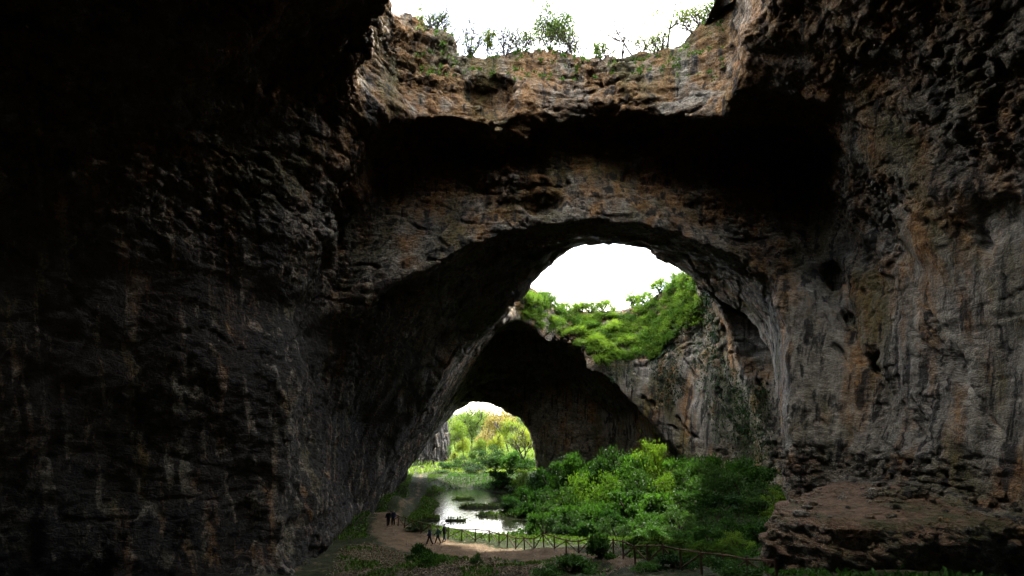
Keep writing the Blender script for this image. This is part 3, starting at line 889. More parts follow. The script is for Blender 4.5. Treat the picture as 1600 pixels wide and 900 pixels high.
row([(1000, 96, 684, 4.2), (965, 97, 700, 3.6), (1030, 93, 690, 3.4), (915, 98, 702, 3.6), (885, 100, 712, 3.2), (1060, 90, 706, 3.0), (940, 95, 712, 3.2), (860, 102, 724, 3.0)],
    "tall bright bush under the dark far arch, %s of the thicket's back row", 'tall bushes at the back of the thicket')
row([(1100, 86, 690, 3.2), (1140, 84, 704, 3.0), (1185, 80, 722, 2.8), (1085, 82, 720, 3.0), (1160, 76, 738, 2.8), (1120, 78, 728, 2.6), (1190, 70, 756, 2.4), (1222, 66, 765, 2.0)],
    "dark green bush along the right cave wall, %s of that row", 'bushes along the right wall')
MID = [(900, 88, 740, 3.2), (950, 86, 738, 3.0), (1000, 85, 734, 3.2), (1045, 82, 738, 3.0), (870, 86, 758, 2.8), (925, 80, 764, 2.8), (980, 79, 758, 2.8), (1030, 77, 758, 2.8),
          (1080, 74, 762, 2.6), (1130, 71, 768, 2.4), (835, 88, 752, 2.6), (800, 92, 768, 2.2), (890, 79, 778, 2.2), (955, 74, 786, 2.2), (1010, 72, 786, 2.2), (1060, 69, 790, 2.0), (1110, 66, 792, 2.0)]
row([a for a in MID if a[1] >= 79.5], 'green bush of the upper middle row in the thicket, %s of that row', 'bushes in the middle of the thicket')
row([a for a in MID if a[1] < 79.5], 'green bush of the lower middle row in the thicket, %s of that row', 'bushes in the middle of the thicket')
row([(850, 74, 796, 1.9), (880, 71, 800, 1.9), (915, 69, 804, 1.8), (960, 67, 808, 1.7), (1010, 64, 812, 1.7), (1060, 60, 818, 1.6), (1100, 57, 820, 1.6), (1150, 56, 806, 1.8), (1180, 54, 812, 1.6), (1140, 50, 828, 1.4), (830, 77, 806, 1.4)],
    "low green bush just behind the fence, %s of the front row", 'bushes behind the fence')
row([(700, 152, 722, 2.6), (730, 154, 712, 3.2), (765, 156, 696, 3.8), (800, 154, 698, 3.6), (825, 150, 708, 3.0), (745, 148, 724, 2.8), (785, 126, 728, 2.8), (815, 122, 734, 2.6), (690, 146, 734, 2.0), (840, 116, 738, 2.6)],
    "green bush on the bank between pond and far cave mouth, %s of them", 'bushes between pond and cave mouth')

# the slope and rim of the second skylight
RIMG = 'bushes on the rim of the second skylight'
def rim_bush(px, py, s, label, sink=0.3):
    p, n = hit(px, py)
    if p is None or p[1] < 84: return
    place_shrub('rim_shrub', random.choice(RIMS), tuple(p + n * (-sink) * s * 0.5), s, random.uniform(0, 6.28), label, 'shrub', RIMG,
                (-0.5 * n[1] * -1, 0.5 * n[0]))
random.seed(9)
TOPL = 'bright green bush on the skyline rim of the second skylight'
_rim_top = {}
for px in range(815, 1110, 5):
    col = [py for py in range(405, 620, 5) if hit(px, py)[0] is not None and hit(px, py)[0][1] > 84]
    if col: _rim_top[px] = min(col)
for kk, px in enumerate(range(818, 1106, 21)):
    t = _rim_top.get(px // 5 * 5)
    if t is None: continue
    rim_bush(px + random.uniform(-4, 4), t + 4, random.uniform(2.0, 2.9), 'bright green bush on the skyline of the second skylight, %s' % nth(kk, 14), -0.1)
def slope_low(px):
    return float(np.interp(px, [815, 850, 900, 950, 1000, 1040, 1080, 1105], [504, 512, 524, 572, 560, 545, 510, 480]))
for ci, px in enumerate(range(820, 1104, 12)):
    t = _rim_top.get(px // 5 * 5)
    if t is None: continue
    py = t + 16; ri = 0
    while py < slope_low(px) + 4:
        rim_bush(px + random.uniform(-7, 7), py + random.uniform(-4, 4), random.uniform(1.6, 2.6), 'bright bush on the slope under the second skylight rim, %s down, %s' % (ORD[ri], nth_col(ci)))
        py += 13; ri += 1
rim_bush(1092, 452, 2.6, 'light green bush at the right end of the second skylight rim, upper one')
rim_bush(1100, 470, 2.2, 'light green bush at the right end of the second skylight rim, lower one')

# ivy hanging down the walls
def ivy(strands, label, leaf=0.26, step=3.0, jit=5):
    rng = np.random.default_rng(len(strands) * 7 + int(strands[0][0]))
    C, D = [], []
    for (x0, y0, x1, y1, dens) in strands:
        L = math.hypot(x1 - x0, y1 - y0)
        for t in np.arange(0, 1, step / L):
            for _ in range(dens):
                px = x0 + (x1 - x0) * t + rng.normal(0, jit); py = y0 + (y1 - y0) * t + rng.normal(0, 3)
                p, n = hit(px, py)
                if p is None or p[1] > 125: continue
                C.append(p + n * rng.uniform(0.25, 0.8) + np.array([0, -0.25, 0]) + rng.normal(0, 0.25, 3)); D.append(np.array([0, 0, -1.0]) + n * 0.4 + rng.normal(0, 0.35, 3))
    if len(C) < 10: return
    C = np.array(C); base = C[np.argmin(C[:, 2])]
    e = link('ivy_curtain', None, None, tuple(base))
    tag(link('leaves', Pile().add(leaf_quads(C - base, np.array(D), leaf, rng)).mesh('leaves', M_IVY), e), kind='stuff')
    tag(e, label, 'ivy', 'ivy on the cave walls')
ivy([(1018 + k * 6, 540, 1022 + k * 7, 600 + (k * 37) % 40, 3) for k in range(7)], 'dark ivy strands hanging below the bushy slope of the second skylight', 0.42, 1.8, 3)
ivy([(1080 + k * 12, 520 + k * 10, 1120 + k * 12, 690, 3) for k in range(7)] + [(1150 + k * 9, 600, 1160 + k * 8, 725, 3) for k in range(6)],
    'broad dark ivy curtain on the wall beside the dark recess', 0.42, 2.2, 6)
ivy([(1098, 452, 1118, 560, 4), (1104, 455, 1122, 540, 3)], 'thin green ivy strand trailing from the right end of the rim', 0.4, 1.5, 2)
ivy([(950, 560, 958, 605, 4), (966, 565, 968, 590, 3), (985, 575, 984, 605, 3)], 'small ivy tuft hanging at the corner above the far arch', 0.4, 1.5, 3)

# shrubs and small trees on the near skylight's rim
def rim_seat(px, py):
    for y in range(10, 150, 5):
        p, n = hit(px, y)
        if p is not None and 40 < p[1] < 58: return p
    return np.array(P(px, py, 49.5))
def rim_plant(name, px, py, hpx, label, cat, seed, leaves, mat, leaf=0.12, spread=0.5, trunk=0.4, levels=3, lean=(0, 0), r0=0.07, kids=(3, 5), group=None, stems=1):
    p = rim_seat(px, py)
    h = 1.6 * hpx / FPX * np.linalg.norm(p) * 1.02
    rng = np.random.default_rng(seed)
    br, tips = [], []
    for k in range(stems):
        ln = (lean[0] + (rng.normal(0, 0.5) if stems > 1 else 0), lean[1] + (rng.normal(0, 0.4) if stems > 1 else 0))
        b_, t_ = branches(rng, h, spread, levels, r0, kids, trunk, ln)
        q = h * (1 if k == 0 else rng.uniform(0.6, 1.0)) / max(b[0][:, 2].max() for b in b_)
        br += [(b * q, r) for b, r in b_]; tips.append(t_ * q)
    tips = np.concatenate(tips)
    e = link(name, None, None, tuple(p + np.array([0, 0.2, -0.15])))
    link('branches', wood_mesh('branches', br), e)
    if leaves:
        leaves = int(leaves * 2.2); k = rng.integers(0, len(tips), leaves)
        C = tips[k] + rng.normal(0, 0.055 * h, (leaves, 3))
        link('foliage', Pile().add(leaf_quads(C, rng.normal(size=(leaves, 3)) + [0, 0, 0.3], leaf * 1.25, rng)).mesh('foliage', mat), e)
    tag(e, label, cat, group)
RG = 'plants on the near skylight rim'
rim_plant('twiggy_shrub', 684, 40, 34, 'thin bare shrub highest on the left of the near rim', 'shrub', 1, 90, M_LEAF_B, 0.13, 0.55, group=RG, stems=7, levels=2, r0=0.07)
rim_plant('twiggy_shrub', 738, 66, 46, 'sparse twiggy shrub left of the small bright green sapling on the near rim', 'shrub', 2, 260, M_LEAF_B, 0.12, 0.6, kids=(4, 6), group=RG, stems=7, levels=2, r0=0.07)
rim_plant('sapling', 757, 74, 28, 'small bright green upright sapling between the twiggy shrubs on the near rim', 'sapling', 3, 420, M_LEAF_Y, 0.12, 0.25, 0.6, 2, group=RG)
rim_plant('twiggy_shrub', 788, 74, 42, 'wide twiggy shrub right of the small sapling on the near rim', 'shrub', 4, 240, M_LEAF_B, 0.12, 0.65, kids=(4, 6), group=RG, stems=7, levels=2, r0=0.07)
rim_plant('leafy_bush', 858, 72, 55, 'dense dark green bush standing tallest at the middle of the near rim', 'bush', 5, 2400, M_LEAF_G, 0.17, 0.42, 0.45, 3, kids=(4, 6), r0=0.07, group=RG, stems=5)
rim_plant('twiggy_shrub', 895, 72, 34, 'pale half bare shrub right beside the dense dark green bush', 'shrub', 6, 220, M_LEAF_Y, 0.12, 0.55, kids=(4, 6), group=RG, stems=7, levels=2, r0=0.07)
rim_plant('leafy_tuft', 932, 72, 17, 'little spiky green tuft alone on the near rim', 'tuft', 7, 260, M_LEAF_G, 0.16, 0.4, 0.7, 1, group=RG, stems=4)
rim_plant('bare_tree', 985, 84, 50, 'dark gnarled bare tree with few leaves on the near rim', 'tree', 8, 230, M_LEAF_Y, 0.12, 0.6, 0.35, 3, (-0.4, 0), 0.13, (4, 6), RG)
rim_plant('forked_tree', 1043, 98, 48, 'small forked tree with a yellow green leafy top on the near rim', 'tree', 10, 420, M_LEAF_Y, 0.17, 0.5, 0.5, 3, (0.25, 0), 0.14, (2, 4), RG)
rim_plant('leafy_bush', 1018, 96, 22, 'low blue green bush left of the forked tree', 'bush', 12, 420, M_LEAF_G, 0.15, 0.6, 0.5, 2, group=RG, stems=4)
rim_plant('leaning_tree', 1118, 66, 82, 'largest half bare tree leaning left at the right end of the near rim', 'tree', 13, 520, M_LEAF_Y, 0.16, 0.5, 0.45, 3, (-0.35, 0), 0.16, (4, 6), RG)
rim_plant('leafy_bush', 1103, 74, 24, 'small green bush at the foot of the leaning tree', 'bush', 14, 420, M_LEAF_B, 0.15, 0.6, 0.5, 2, group=RG, stems=4)
rim_plant('leafy_bush', 662, 48, 14, 'small yellow green bush clinging to the rim corner at upper left', 'bush', 15, 260, M_LEAF_Y, 0.14, 0.6, 0.5, 2, group=RG, stems=4)

rim_plant('twiggy_shrub', 712, 58, 30, 'small bare shrub on the slope left of the twiggy shrub pair on the near rim', 'shrub', 21, 120, M_LEAF_B, 0.12, 0.6, group=RG, stems=6, levels=2, r0=0.06)
rim_plant('twiggy_shrub', 768, 74, 34, 'bare shrub just right of the small bright green sapling', 'shrub', 22, 140, M_LEAF_B, 0.12, 0.6, group=RG, stems=6, levels=2, r0=0.06)
rim_plant('twiggy_shrub', 806, 74, 28, 'low twiggy shrub left of the dense dark green bush with a gap between', 'shrub', 23, 160, M_LEAF_Y, 0.12, 0.6, group=RG, stems=6, levels=2, r0=0.06)
rim_plant('twiggy_shrub', 912, 72, 26, 'thin pale shrub between the half bare shrub and the spiky tuft', 'shrub', 24, 120, M_LEAF_Y, 0.12, 0.5, group=RG, stems=5, levels=2, r0=0.05)
rim_plant('twiggy_shrub', 972, 82, 36, 'bare shrub close left of the gnarled bare tree', 'shrub', 25, 120, M_LEAF_B, 0.12, 0.6, group=RG, stems=5, levels=2, r0=0.06)
rim_plant('twiggy_shrub', 1066, 100, 34, 'leafless shrub close right of the forked tree', 'shrub', 26, 150, M_LEAF_Y, 0.12, 0.6, group=RG, stems=6, levels=2, r0=0.06)
for k, (px, hh) in enumerate([(672, 14), (699, 16), (726, 18), (822, 16), (838, 20), (878, 22), (946, 16), (1003, 20), (1032, 16), (1080, 20), (1092, 18)]):
    rim_plant('leafy_tuft', px, 70, hh * 1.4, 'low green tuft on the edge of the near rim, %s of these tufts' % nth(k, 11), 'tuft', 50 + k, 160, (M_LEAF_B, M_LEAF_Y, M_LEAF_G)[k % 3], 0.14, 0.6, 0.5, 2, group=RG, stems=4)
# grass and moss on the rim rock
def rim_grass():
    rng = np.random.default_rng(5); C, D = [], []
    for _ in range(1500):
        px = rng.uniform(645, 1130); py = rng.uniform(25, 125)
        p, n = hit(px, py)
        if p is None or p[1] > 60 or p[1] < 40 or n[2] < 0.25: continue
        m = rng.integers(6, 16)
        C.append(p + rng.normal(0, 0.14, (m, 3)) + [0, 0, 0.08]); D.append(rng.normal(0, 0.5, (m, 3)) + [0, 0, 1.0])
    o = link('rim_grass', Pile().add(leaf_quads(np.concatenate(C), np.concatenate(D), 0.27, rng)).mesh('rim_grass', M_LEAF_B))
    tag(o, 'small tufts of grass and moss on the near rim rock', 'grass', kind='stuff')
rim_grass()

# ------------------------------------------------------------------ outside the far mouth
def tree_meshes(seed, h, r, n, leaf, mat, trunk=0.45, clumps=34):
    rng = np.random.default_rng(seed)
    br, tips = branches(rng, h, 0.45, 2, h * 0.028, (5, 7), 0.62)
    cs = rng.normal(size=(clumps, 3)); cs /= np.linalg.norm(cs, axis=1, keepdims=True)
    cs *= rng.uniform(0.35, 0.95, (clumps, 1))
    cs = cs * [r, r, h * 0.36] + [0, 0, h * 0.62]
    k = rng.integers(0, clumps, n)
    off = rng.normal(size=(n, 3)) * r * 0.17
    fol = Pile().add(leaf_quads(cs[k] + off, off + rng.normal(0, 0.4 * r, (n, 3)), leaf, rng)).mesh('crown', mat)
    return wood_mesh('trunk', br), fol
TREES = {'y': [tree_meshes(300 + k, 12, 5.2, 6000, 0.45, M_LEAF_Y) for k in range(2)],
         'g': [tree_meshes(310 + k, 14, 5.0, 6000, 0.45, M_LEAF_G) for k in range(2)],
         'o': [tree_meshes(320 + k, 11, 5.0, 5000, 0.45, M_LEAF_O) for k in range(1)]}
random.seed(21)
def far_tree(px, Y, top, kind, label, group='trees outside the far cave mouth', name='spring_tree'):
    x = P(px, 680, Y)[0]; z = gz(x, Y)
    m = random.choice(TREES[kind]); base = {'y': 12, 'g': 14, 'o': 11}[kind]
    s = max((P(px, top, Y)[2] - z) / base, 0.25)
    e = link(name, None, None, (x, Y, z - 0.2), (0, 0, random.uniform(0, 6.28)), s)
    link('trunk', m[0], e); link('crown', m[1], e)
    tag(e, label, 'tree', group)
far_tree(737, 205, 632, 'g', 'tall pale green tree in the middle of the far cave mouth')
far_tree(713, 195, 660, 'y', 'bright yellow tree left of the tall pale tree outside')
far_tree(776, 215, 636, 'o', 'tall orange yellow tree right of the tall pale tree outside')
far_tree(795, 200, 658, 'y', 'yellow green tree behind the dark bare tree outside')
far_tree(760, 190, 672, 'o', 'low pinkish tree in the centre of the far cave mouth')
SMALL = sorted([(700, 190, 670, 'g'), (725, 180, 684, 'y'), (750, 178, 686, 'y'), (778, 180, 678, 'y'), (806, 182, 674, 'g'), (820, 178, 670, 'y'), (696, 172, 690, 'g'), (740, 168, 700, 'g'), (712, 165, 706, 'y')])
for k, a in enumerate(SMALL):
    far_tree(*a, 'small leafy tree low on the sunny slope outside, %s of the small ones' % nth(k, len(SMALL)))
FARS = sorted([(690, 230, 648, 'g'), (720, 280, 648, 'y'), (755, 275, 640, 'g'), (800, 240, 644, 'g'), (830, 260, 656, 'y'), (670, 260, 664, 'g'), (770, 300, 650, 'y'), (705, 310, 652, 'g')])
for k, a in enumerate(FARS):
    far_tree(*a, 'distant tree in the background outside, %s of the farthest row' % nth(k, len(FARS)), 'trees on the far hillside')
# the dark bare tree at the right jamb of the mouth
def bare_tree():
    Y = 152; x = P(826, 720, Y)[0]; z = gz(x, Y); h = P(815, 650, Y)[2] - z
    rng = np.random.default_rng(40)
    br, tips = branches(rng, h, 0.5, 3, 0.28, (4, 6), 0.5, (-0.25, 0), 0.16)
    top = max(b[0][:, 2].max() for b in br); br = [(b * h / top, r) for b, r in br]; tips = tips * h / top
    e = link('bare_tree', None, None, (x, Y, z - 0.2))
    link('trunk', wood_mesh('trunk', br), e)
    k = rng.integers(0, len(tips), 500)
    link('foliage', Pile().add(leaf_quads(tips[k] + rng.normal(0, 0.3, (500, 3)), rng.normal(size=(500, 3)), 0.25, rng)).mesh('foliage', M_LEAF_Y), e)
    tag(e, 'dark bent bare tree against the light at the far cave mouth', 'tree')
bare_tree()

# the cliff outside, left of the mouth
def outer_cliff():
    n, m = 120, 90
    cx, cy = P(640, 720, 172)[0] + 9.5, 174
    V = np.zeros((n * m, 3)); 
    a = np.linspace(-math.pi * 0.75, math.pi * 0.25, n)[:, None] + np.zeros((1, m))
    t = np.linspace(0, 1, m)[None, :] + np.zeros((n, 1))
    r = 7.0 - 1.6 * t
    x = cx - 5 + r * np.cos(a) * 1.0; y = cy + r * np.sin(a) * 1.3; z = -11 + 19 * t
    V = np.stack([x, y, z], -1).reshape(-1, 3)
    rad = np.stack([np.cos(a), np.sin(a), 0 * a], -1).reshape(-1, 3)
    rr, bb = cells(np.stack([V[:, 0] / 1.8, V[:, 1] / 1.8, V[:, 2] / 4.0], 1), 91)
    V += rad * ((rr - 0.5) * 1.3 + 0.8 * fbm(V / np.array([1.2, 1.2, 4]), 3, 92) - 0.5 * sstep(0.15, 0, bb))[:, None]
    i = np.arange(n - 1)[:, None] * m + np.arange(m - 1)[None, :]
    F = np.stack([i, i + m, i + m + 1, i + 1], -1).reshape(-1, 4)
    top = len(V); V = np.concatenate([V, [[cx - 5, cy, 8.6]]])
    me = mesh_np('cliff', V, F, MAT_ROCK, True)
    tag(link('cliff', me), 'grey craggy cliff outside the far mouth on the left', kind='structure')
outer_cliff()

# ------------------------------------------------------------------ floor plants
def scatter(name, polys, n, leaf, mat, label, up=1.0, avoid=(), lift=0.05, seed=1, cat='undergrowth', zmin=LAKE_Z + 0.02, flat=False, clump=0.0):
    rng = np.random.default_rng(seed)
    poly = np.array(polys)
    x = rng.uniform(poly[:, 0].min(), poly[:, 0].max(), n); y = rng.uniform(poly[:, 1].min(), poly[:, 1].max(), n)
    ok = in_poly(x, y, polys)
    for a in avoid: ok &= poly_sdf(x, y, a) > 0.3
    e_ = poly_sdf(x, y, polys); ok &= (e_ < -1.2) | (rng.random(n) < np.clip(-e_ / 1.2, 0, 1) ** 1.5)
    if clump:
        ok &= vnoise(np.stack([x / clump, y / clump, 0 * x + 3], 1), seed) + rng.normal(0, 0.25, n) > 0.05
    x, y = x[ok], y[ok]; z = ground_z(x, y)
    k = z > zmin; x, y, z = x[k], y[k], z[k]
    C = np.stack([x, y, z + lift + (0 if flat else rng.uniform(0, leaf * 0.7, len(x)))], 1)
    D = rng.normal(0, 0.6, (len(x), 3)) + ([0, 0, up] if not flat else [0, 0, 0])
    if flat: D[:, 2] *= 0.25
    o = link(name, Pile().add(leaf_quads(C, D, leaf, rng)).mesh(name, mat))
    tag(o, label, cat, kind='stuff')
scatter('shore_grass', [(-20, 60), (-10, 66), (0, 62), (10, 54), (14, 44), (16, 48), (14, 60), (8, 70), (3, 75), (-6, 77), (-12, 78), (-16, 82), (-15, 100), (-17, 128), (-15, 146), (-30, 146), (-24, 100), (-20, 80)], 56000, 0.32, M_GRASS, 'short grass along the shore and the sides of the path', avoid=[PATH, PATH2], seed=12, cat='grass')
BANK = [P(490, 900, 40)[:2], P(1010, 900, 38)[:2], P(960, 880, 46)[:2], P(800, 870, 54)[:2], P(700, 862, 58)[:2], P(590, 848, 62)[:2], P(530, 845, 60)[:2]]
scatter('leaf_litter', BANK, 50000, 0.17, M_LITTER, 'pale dead leaves strewn over the bank in front of the path', lift=0.04, seed=3, avoid=[PATH], flat=True, cat='leaf litter')
scatter('bank_grass', BANK, 14000, 0.30, M_GRASS, 'grass and weeds on the bank in front of the path', avoid=[PATH], seed=4, cat='grass', clump=2.4)
FLOOR = [(-6, 76), (4, 70), (12, 64), (9, 55), (10, 46), (13, 38), (14, 29), (30, 27), (26, 33), (17, 33), (17, 40), (24, 55), (33, 66), (36, 100), (20, 118), (5, 125), (6, 146), (-16, 146), (-16, 126), (-9, 124), (0, 108), (4, 96), (6, 84)]
scatter('undergrowth', FLOOR, 66000, 0.34, M_LEAF, 'low tangled green undergrowth covering the cave floor behind the fence', avoid=[PATH], seed=6)
scatter('pond_sedge', [(-20, 78), (8, 74), (10, 100), (4, 122), (-16, 128), (-20, 110)], 36000, 0.36, M_GRASS, 'green sedge growing on the low islets and edges of the pond', avoid=[PATH, PATH2], seed=7, up=1.4, cat='sedge')

scatter('meadow_growth', [(-30, 145), (12, 145), (30, 185), (40, 290), (-70, 290), (-40, 185)], 32000, 0.8, M_LEAF_G, 'tangled yellow green undergrowth on the sunny slope outside', seed=8, up=1.2)
def weed(px, py, Y, s, hz, label):
    x = P(px, py, Y)[0]
    place_shrub('weed', random.choice(SHRUBS), (x, Y, gz(x, Y) - 0.1), (s, s, hz), random.uniform(0, 6.28), label, 'weed', 'weeds near the path')
weed(940, 880, 43.5, 1.15, 1.7, 'bright leafy weed clump overlapping the fence bend on the path side')
weed(895, 893, 41, 1.5, 1.2, 'broad pale leafy weed at the bottom edge left of the fence bend')
weed(850, 898, 40.5, 1.2, 0.8, 'low spreading weed at the bottom edge below the path')
weed(655, 872, 53, 0.9, 1.5, 'dark bushy weed below the walking people')
weed(672, 890, 46, 1.1, 1.1, 'lower dark weed at the bottom left of the bank')
weed(745, 884, 48, 0.45, 0.8, 'small single weed on the leaf littered bank')
weed(1050, 893, 36.5, 1.1, 0.9, 'leafy weed at the bottom beside the near fence posts')
weed(1010, 899, 36, 0.8, 0.7, 'little weed on the path edge at the bottom')
weed(1150, 905, 31, 1.4, 1.0, 'dark weed under the fence near the ledge')
weed(652, 828, 70, 1.2, 1.0, 'sunlit weed clump behind the left fence')

# mossy grass mounds behind the fence
def tussock(seed, n=1500):
    rng = np.random.default_rng(seed)
    a = rng.uniform(0, 2 * math.pi, n); r = np.sqrt(rng.uniform(0, 1, n))
    C = np.stack([r * np.cos(a), r * np.sin(a), 0.5 * (1 - r ** 2)], 1)
    D = np.stack([np.cos(a) * r, np.sin(a) * r, 0.55 - 0.9 * r], 1) + rng.normal(0, 0.18, (n, 3))
    return Pile().add(leaf_quads(C, D, 0.16, rng)).mesh('grass_mound', M_GRASS)
TUS = [tussock(60 + k) for k in range(3)]
random.seed(33)
MOUNDS = sorted([(1010, 858, 47, 1.7), (1045, 862, 43.5, 1.6), (1080, 866, 41, 1.6), (1110, 866, 40, 1.4), (1060, 852, 47, 1.7), (1000, 850, 51, 1.6), (1100, 856, 44, 1.5), (1140, 872, 37, 1.3), (1030, 848, 51, 1.5), (1130, 860, 42, 1.4)])
for k, (px, py, Y, s) in enumerate(MOUNDS):
    x = P(px, py, Y)[0]
    o = link('grass_mound', random.choice(TUS), None, (x, Y, gz(x, Y) - 0.05), (0, 0, random.uniform(0, 6)), (s, s * 0.8, s * 1.1))
    tag(o, 'bright mossy grass mound behind the fence bend, %s of the mounds' % nth(k, len(MOUNDS)), 'grass mound', 'grass mounds behind the fence')

# ------------------------------------------------------------------ fences
def fence(pts, label, h=1.15, gap=1.75):
    pts = [np.array((x, y)) for x, y in pts]
    dense = []
    for a, b in zip(pts[:-1], pts[1:]):
        for t in np.linspace(0, 1, 40, endpoint=False): dense.append(a + (b - a) * t)
    dense = np.array(dense + [pts[-1]])
    s = np.concatenate([[0], np.cumsum(np.linalg.norm(np.diff(dense, axis=0), axis=1))])
    k = max(int(round(s[-1] / gap)), 1)
    st = np.linspace(0, s[-1], k + 1)
    X = np.interp(st, s, dense[:, 0]); Yy = np.interp(st, s, dense[:, 1])
    Z = ground_z(X, Yy)
    rng = np.random.default_rng(k)
    e = link('wooden_fence', None, None, (X[0], Yy[0], Z[0]))
    O = np.array([X[0], Yy[0], Z[0]])
    def bar(name, a, b, r0, r1):
        link(name, Pile().add(tube([a - O, (a + b) / 2 - O + rng.normal(0, 0.012, 3), b - O], [r0, (r0 + r1) / 2, r1], 6)).mesh(name, M_WOOD, True), e)
    tops = []
    for x, y, z in zip(X, Yy, Z):
        hh = h * rng.uniform(0.95, 1.12)
        b = np.array([x, y, z - 0.25]); t = np.array([x + rng.normal(0, 0.03), y + rng.normal(0, 0.03), z + hh])
        bar('post', b, t, 0.075, 0.065); tops.append((np.array([x, y, z]), t))
    for i in range(k):
        (b0, t0), (b1, t1) = tops[i], tops[i + 1]
        bar('rail', t0 + [0, 0, -0.10], t1 + [0, 0, -0.10], 0.05, 0.045)
        if i % 2 == 0: bar('brace', b0 + [0, 0, 0.15], t1 + [0, 0, -0.16], 0.045, 0.04)
        else: bar('brace', t0 + [0, 0, -0.16], b1 + [0, 0, 0.15], 0.045, 0.04)
    tag(e, label, 'fence')
fence([P(700, 846, 66)[:2], P(771, 849, 63)[:2], P(871, 855, 52)[:2], P(942, 857, 46.5)[:2], P(976, 866, 42.5)[:2], P(1015, 878, 39)[:2], P(1112, 897, 33.5)[:2], P(1215, 916, 29.3)[:2]],
      'long brown timber fence with slanting braces curving along the path')
fence([P(612, 822, 73)[:2], P(640, 834, 69.5)[:2], P(672, 842, 67)[:2]], 'short dark timber fence behind the people on the left')

# ------------------------------------------------------------------ people on the path
def skin_mesh(name, verts, edges, radii, mat, sub=2):
    me = bpy.data.meshes.new(name + '_skeleton')
    me.from_pydata([Vector(v) for v in verts], edges, [])
    o = bpy.data.objects.new(name, me); COL.objects.link(o)
    md = o.modifiers.new('skin', 'SKIN'); md.use_smooth_shade = True
    for v, r in zip(me.skin_vertices[0].data, radii): v.radius = r if hasattr(r, '__len__') else (r, r)
    me.skin_vertices[0].data[0].use_root = True
    sb = o.modifiers.new('sub', 'SUBSURF'); sb.levels = sub; sb.render_levels = sub
    dg = bpy.context.evaluated_depsgraph_get()
    out = bpy.data.meshes.new_from_object(o.evaluated_get(dg))
    out.name = name
    bpy.data.objects.remove(o)
    out.materials.clear(); out.materials.append(mat)
    return out

M_SKIN = plain_mat('skin', (0.30, 0.17, 0.11), (0.42, 0.26, 0.18), 12, 0.6, 0)
M_HAIR = plain_mat('hair', (0.012, 0.009, 0.007), (0.04, 0.03, 0.022), 20, 0.6, 0.2)
def cloth(name, c): return plain_mat(name, tuple(v * 0.7 for v in c), tuple(v * 1.2 for v in c), 14, 0.9, 0.3)

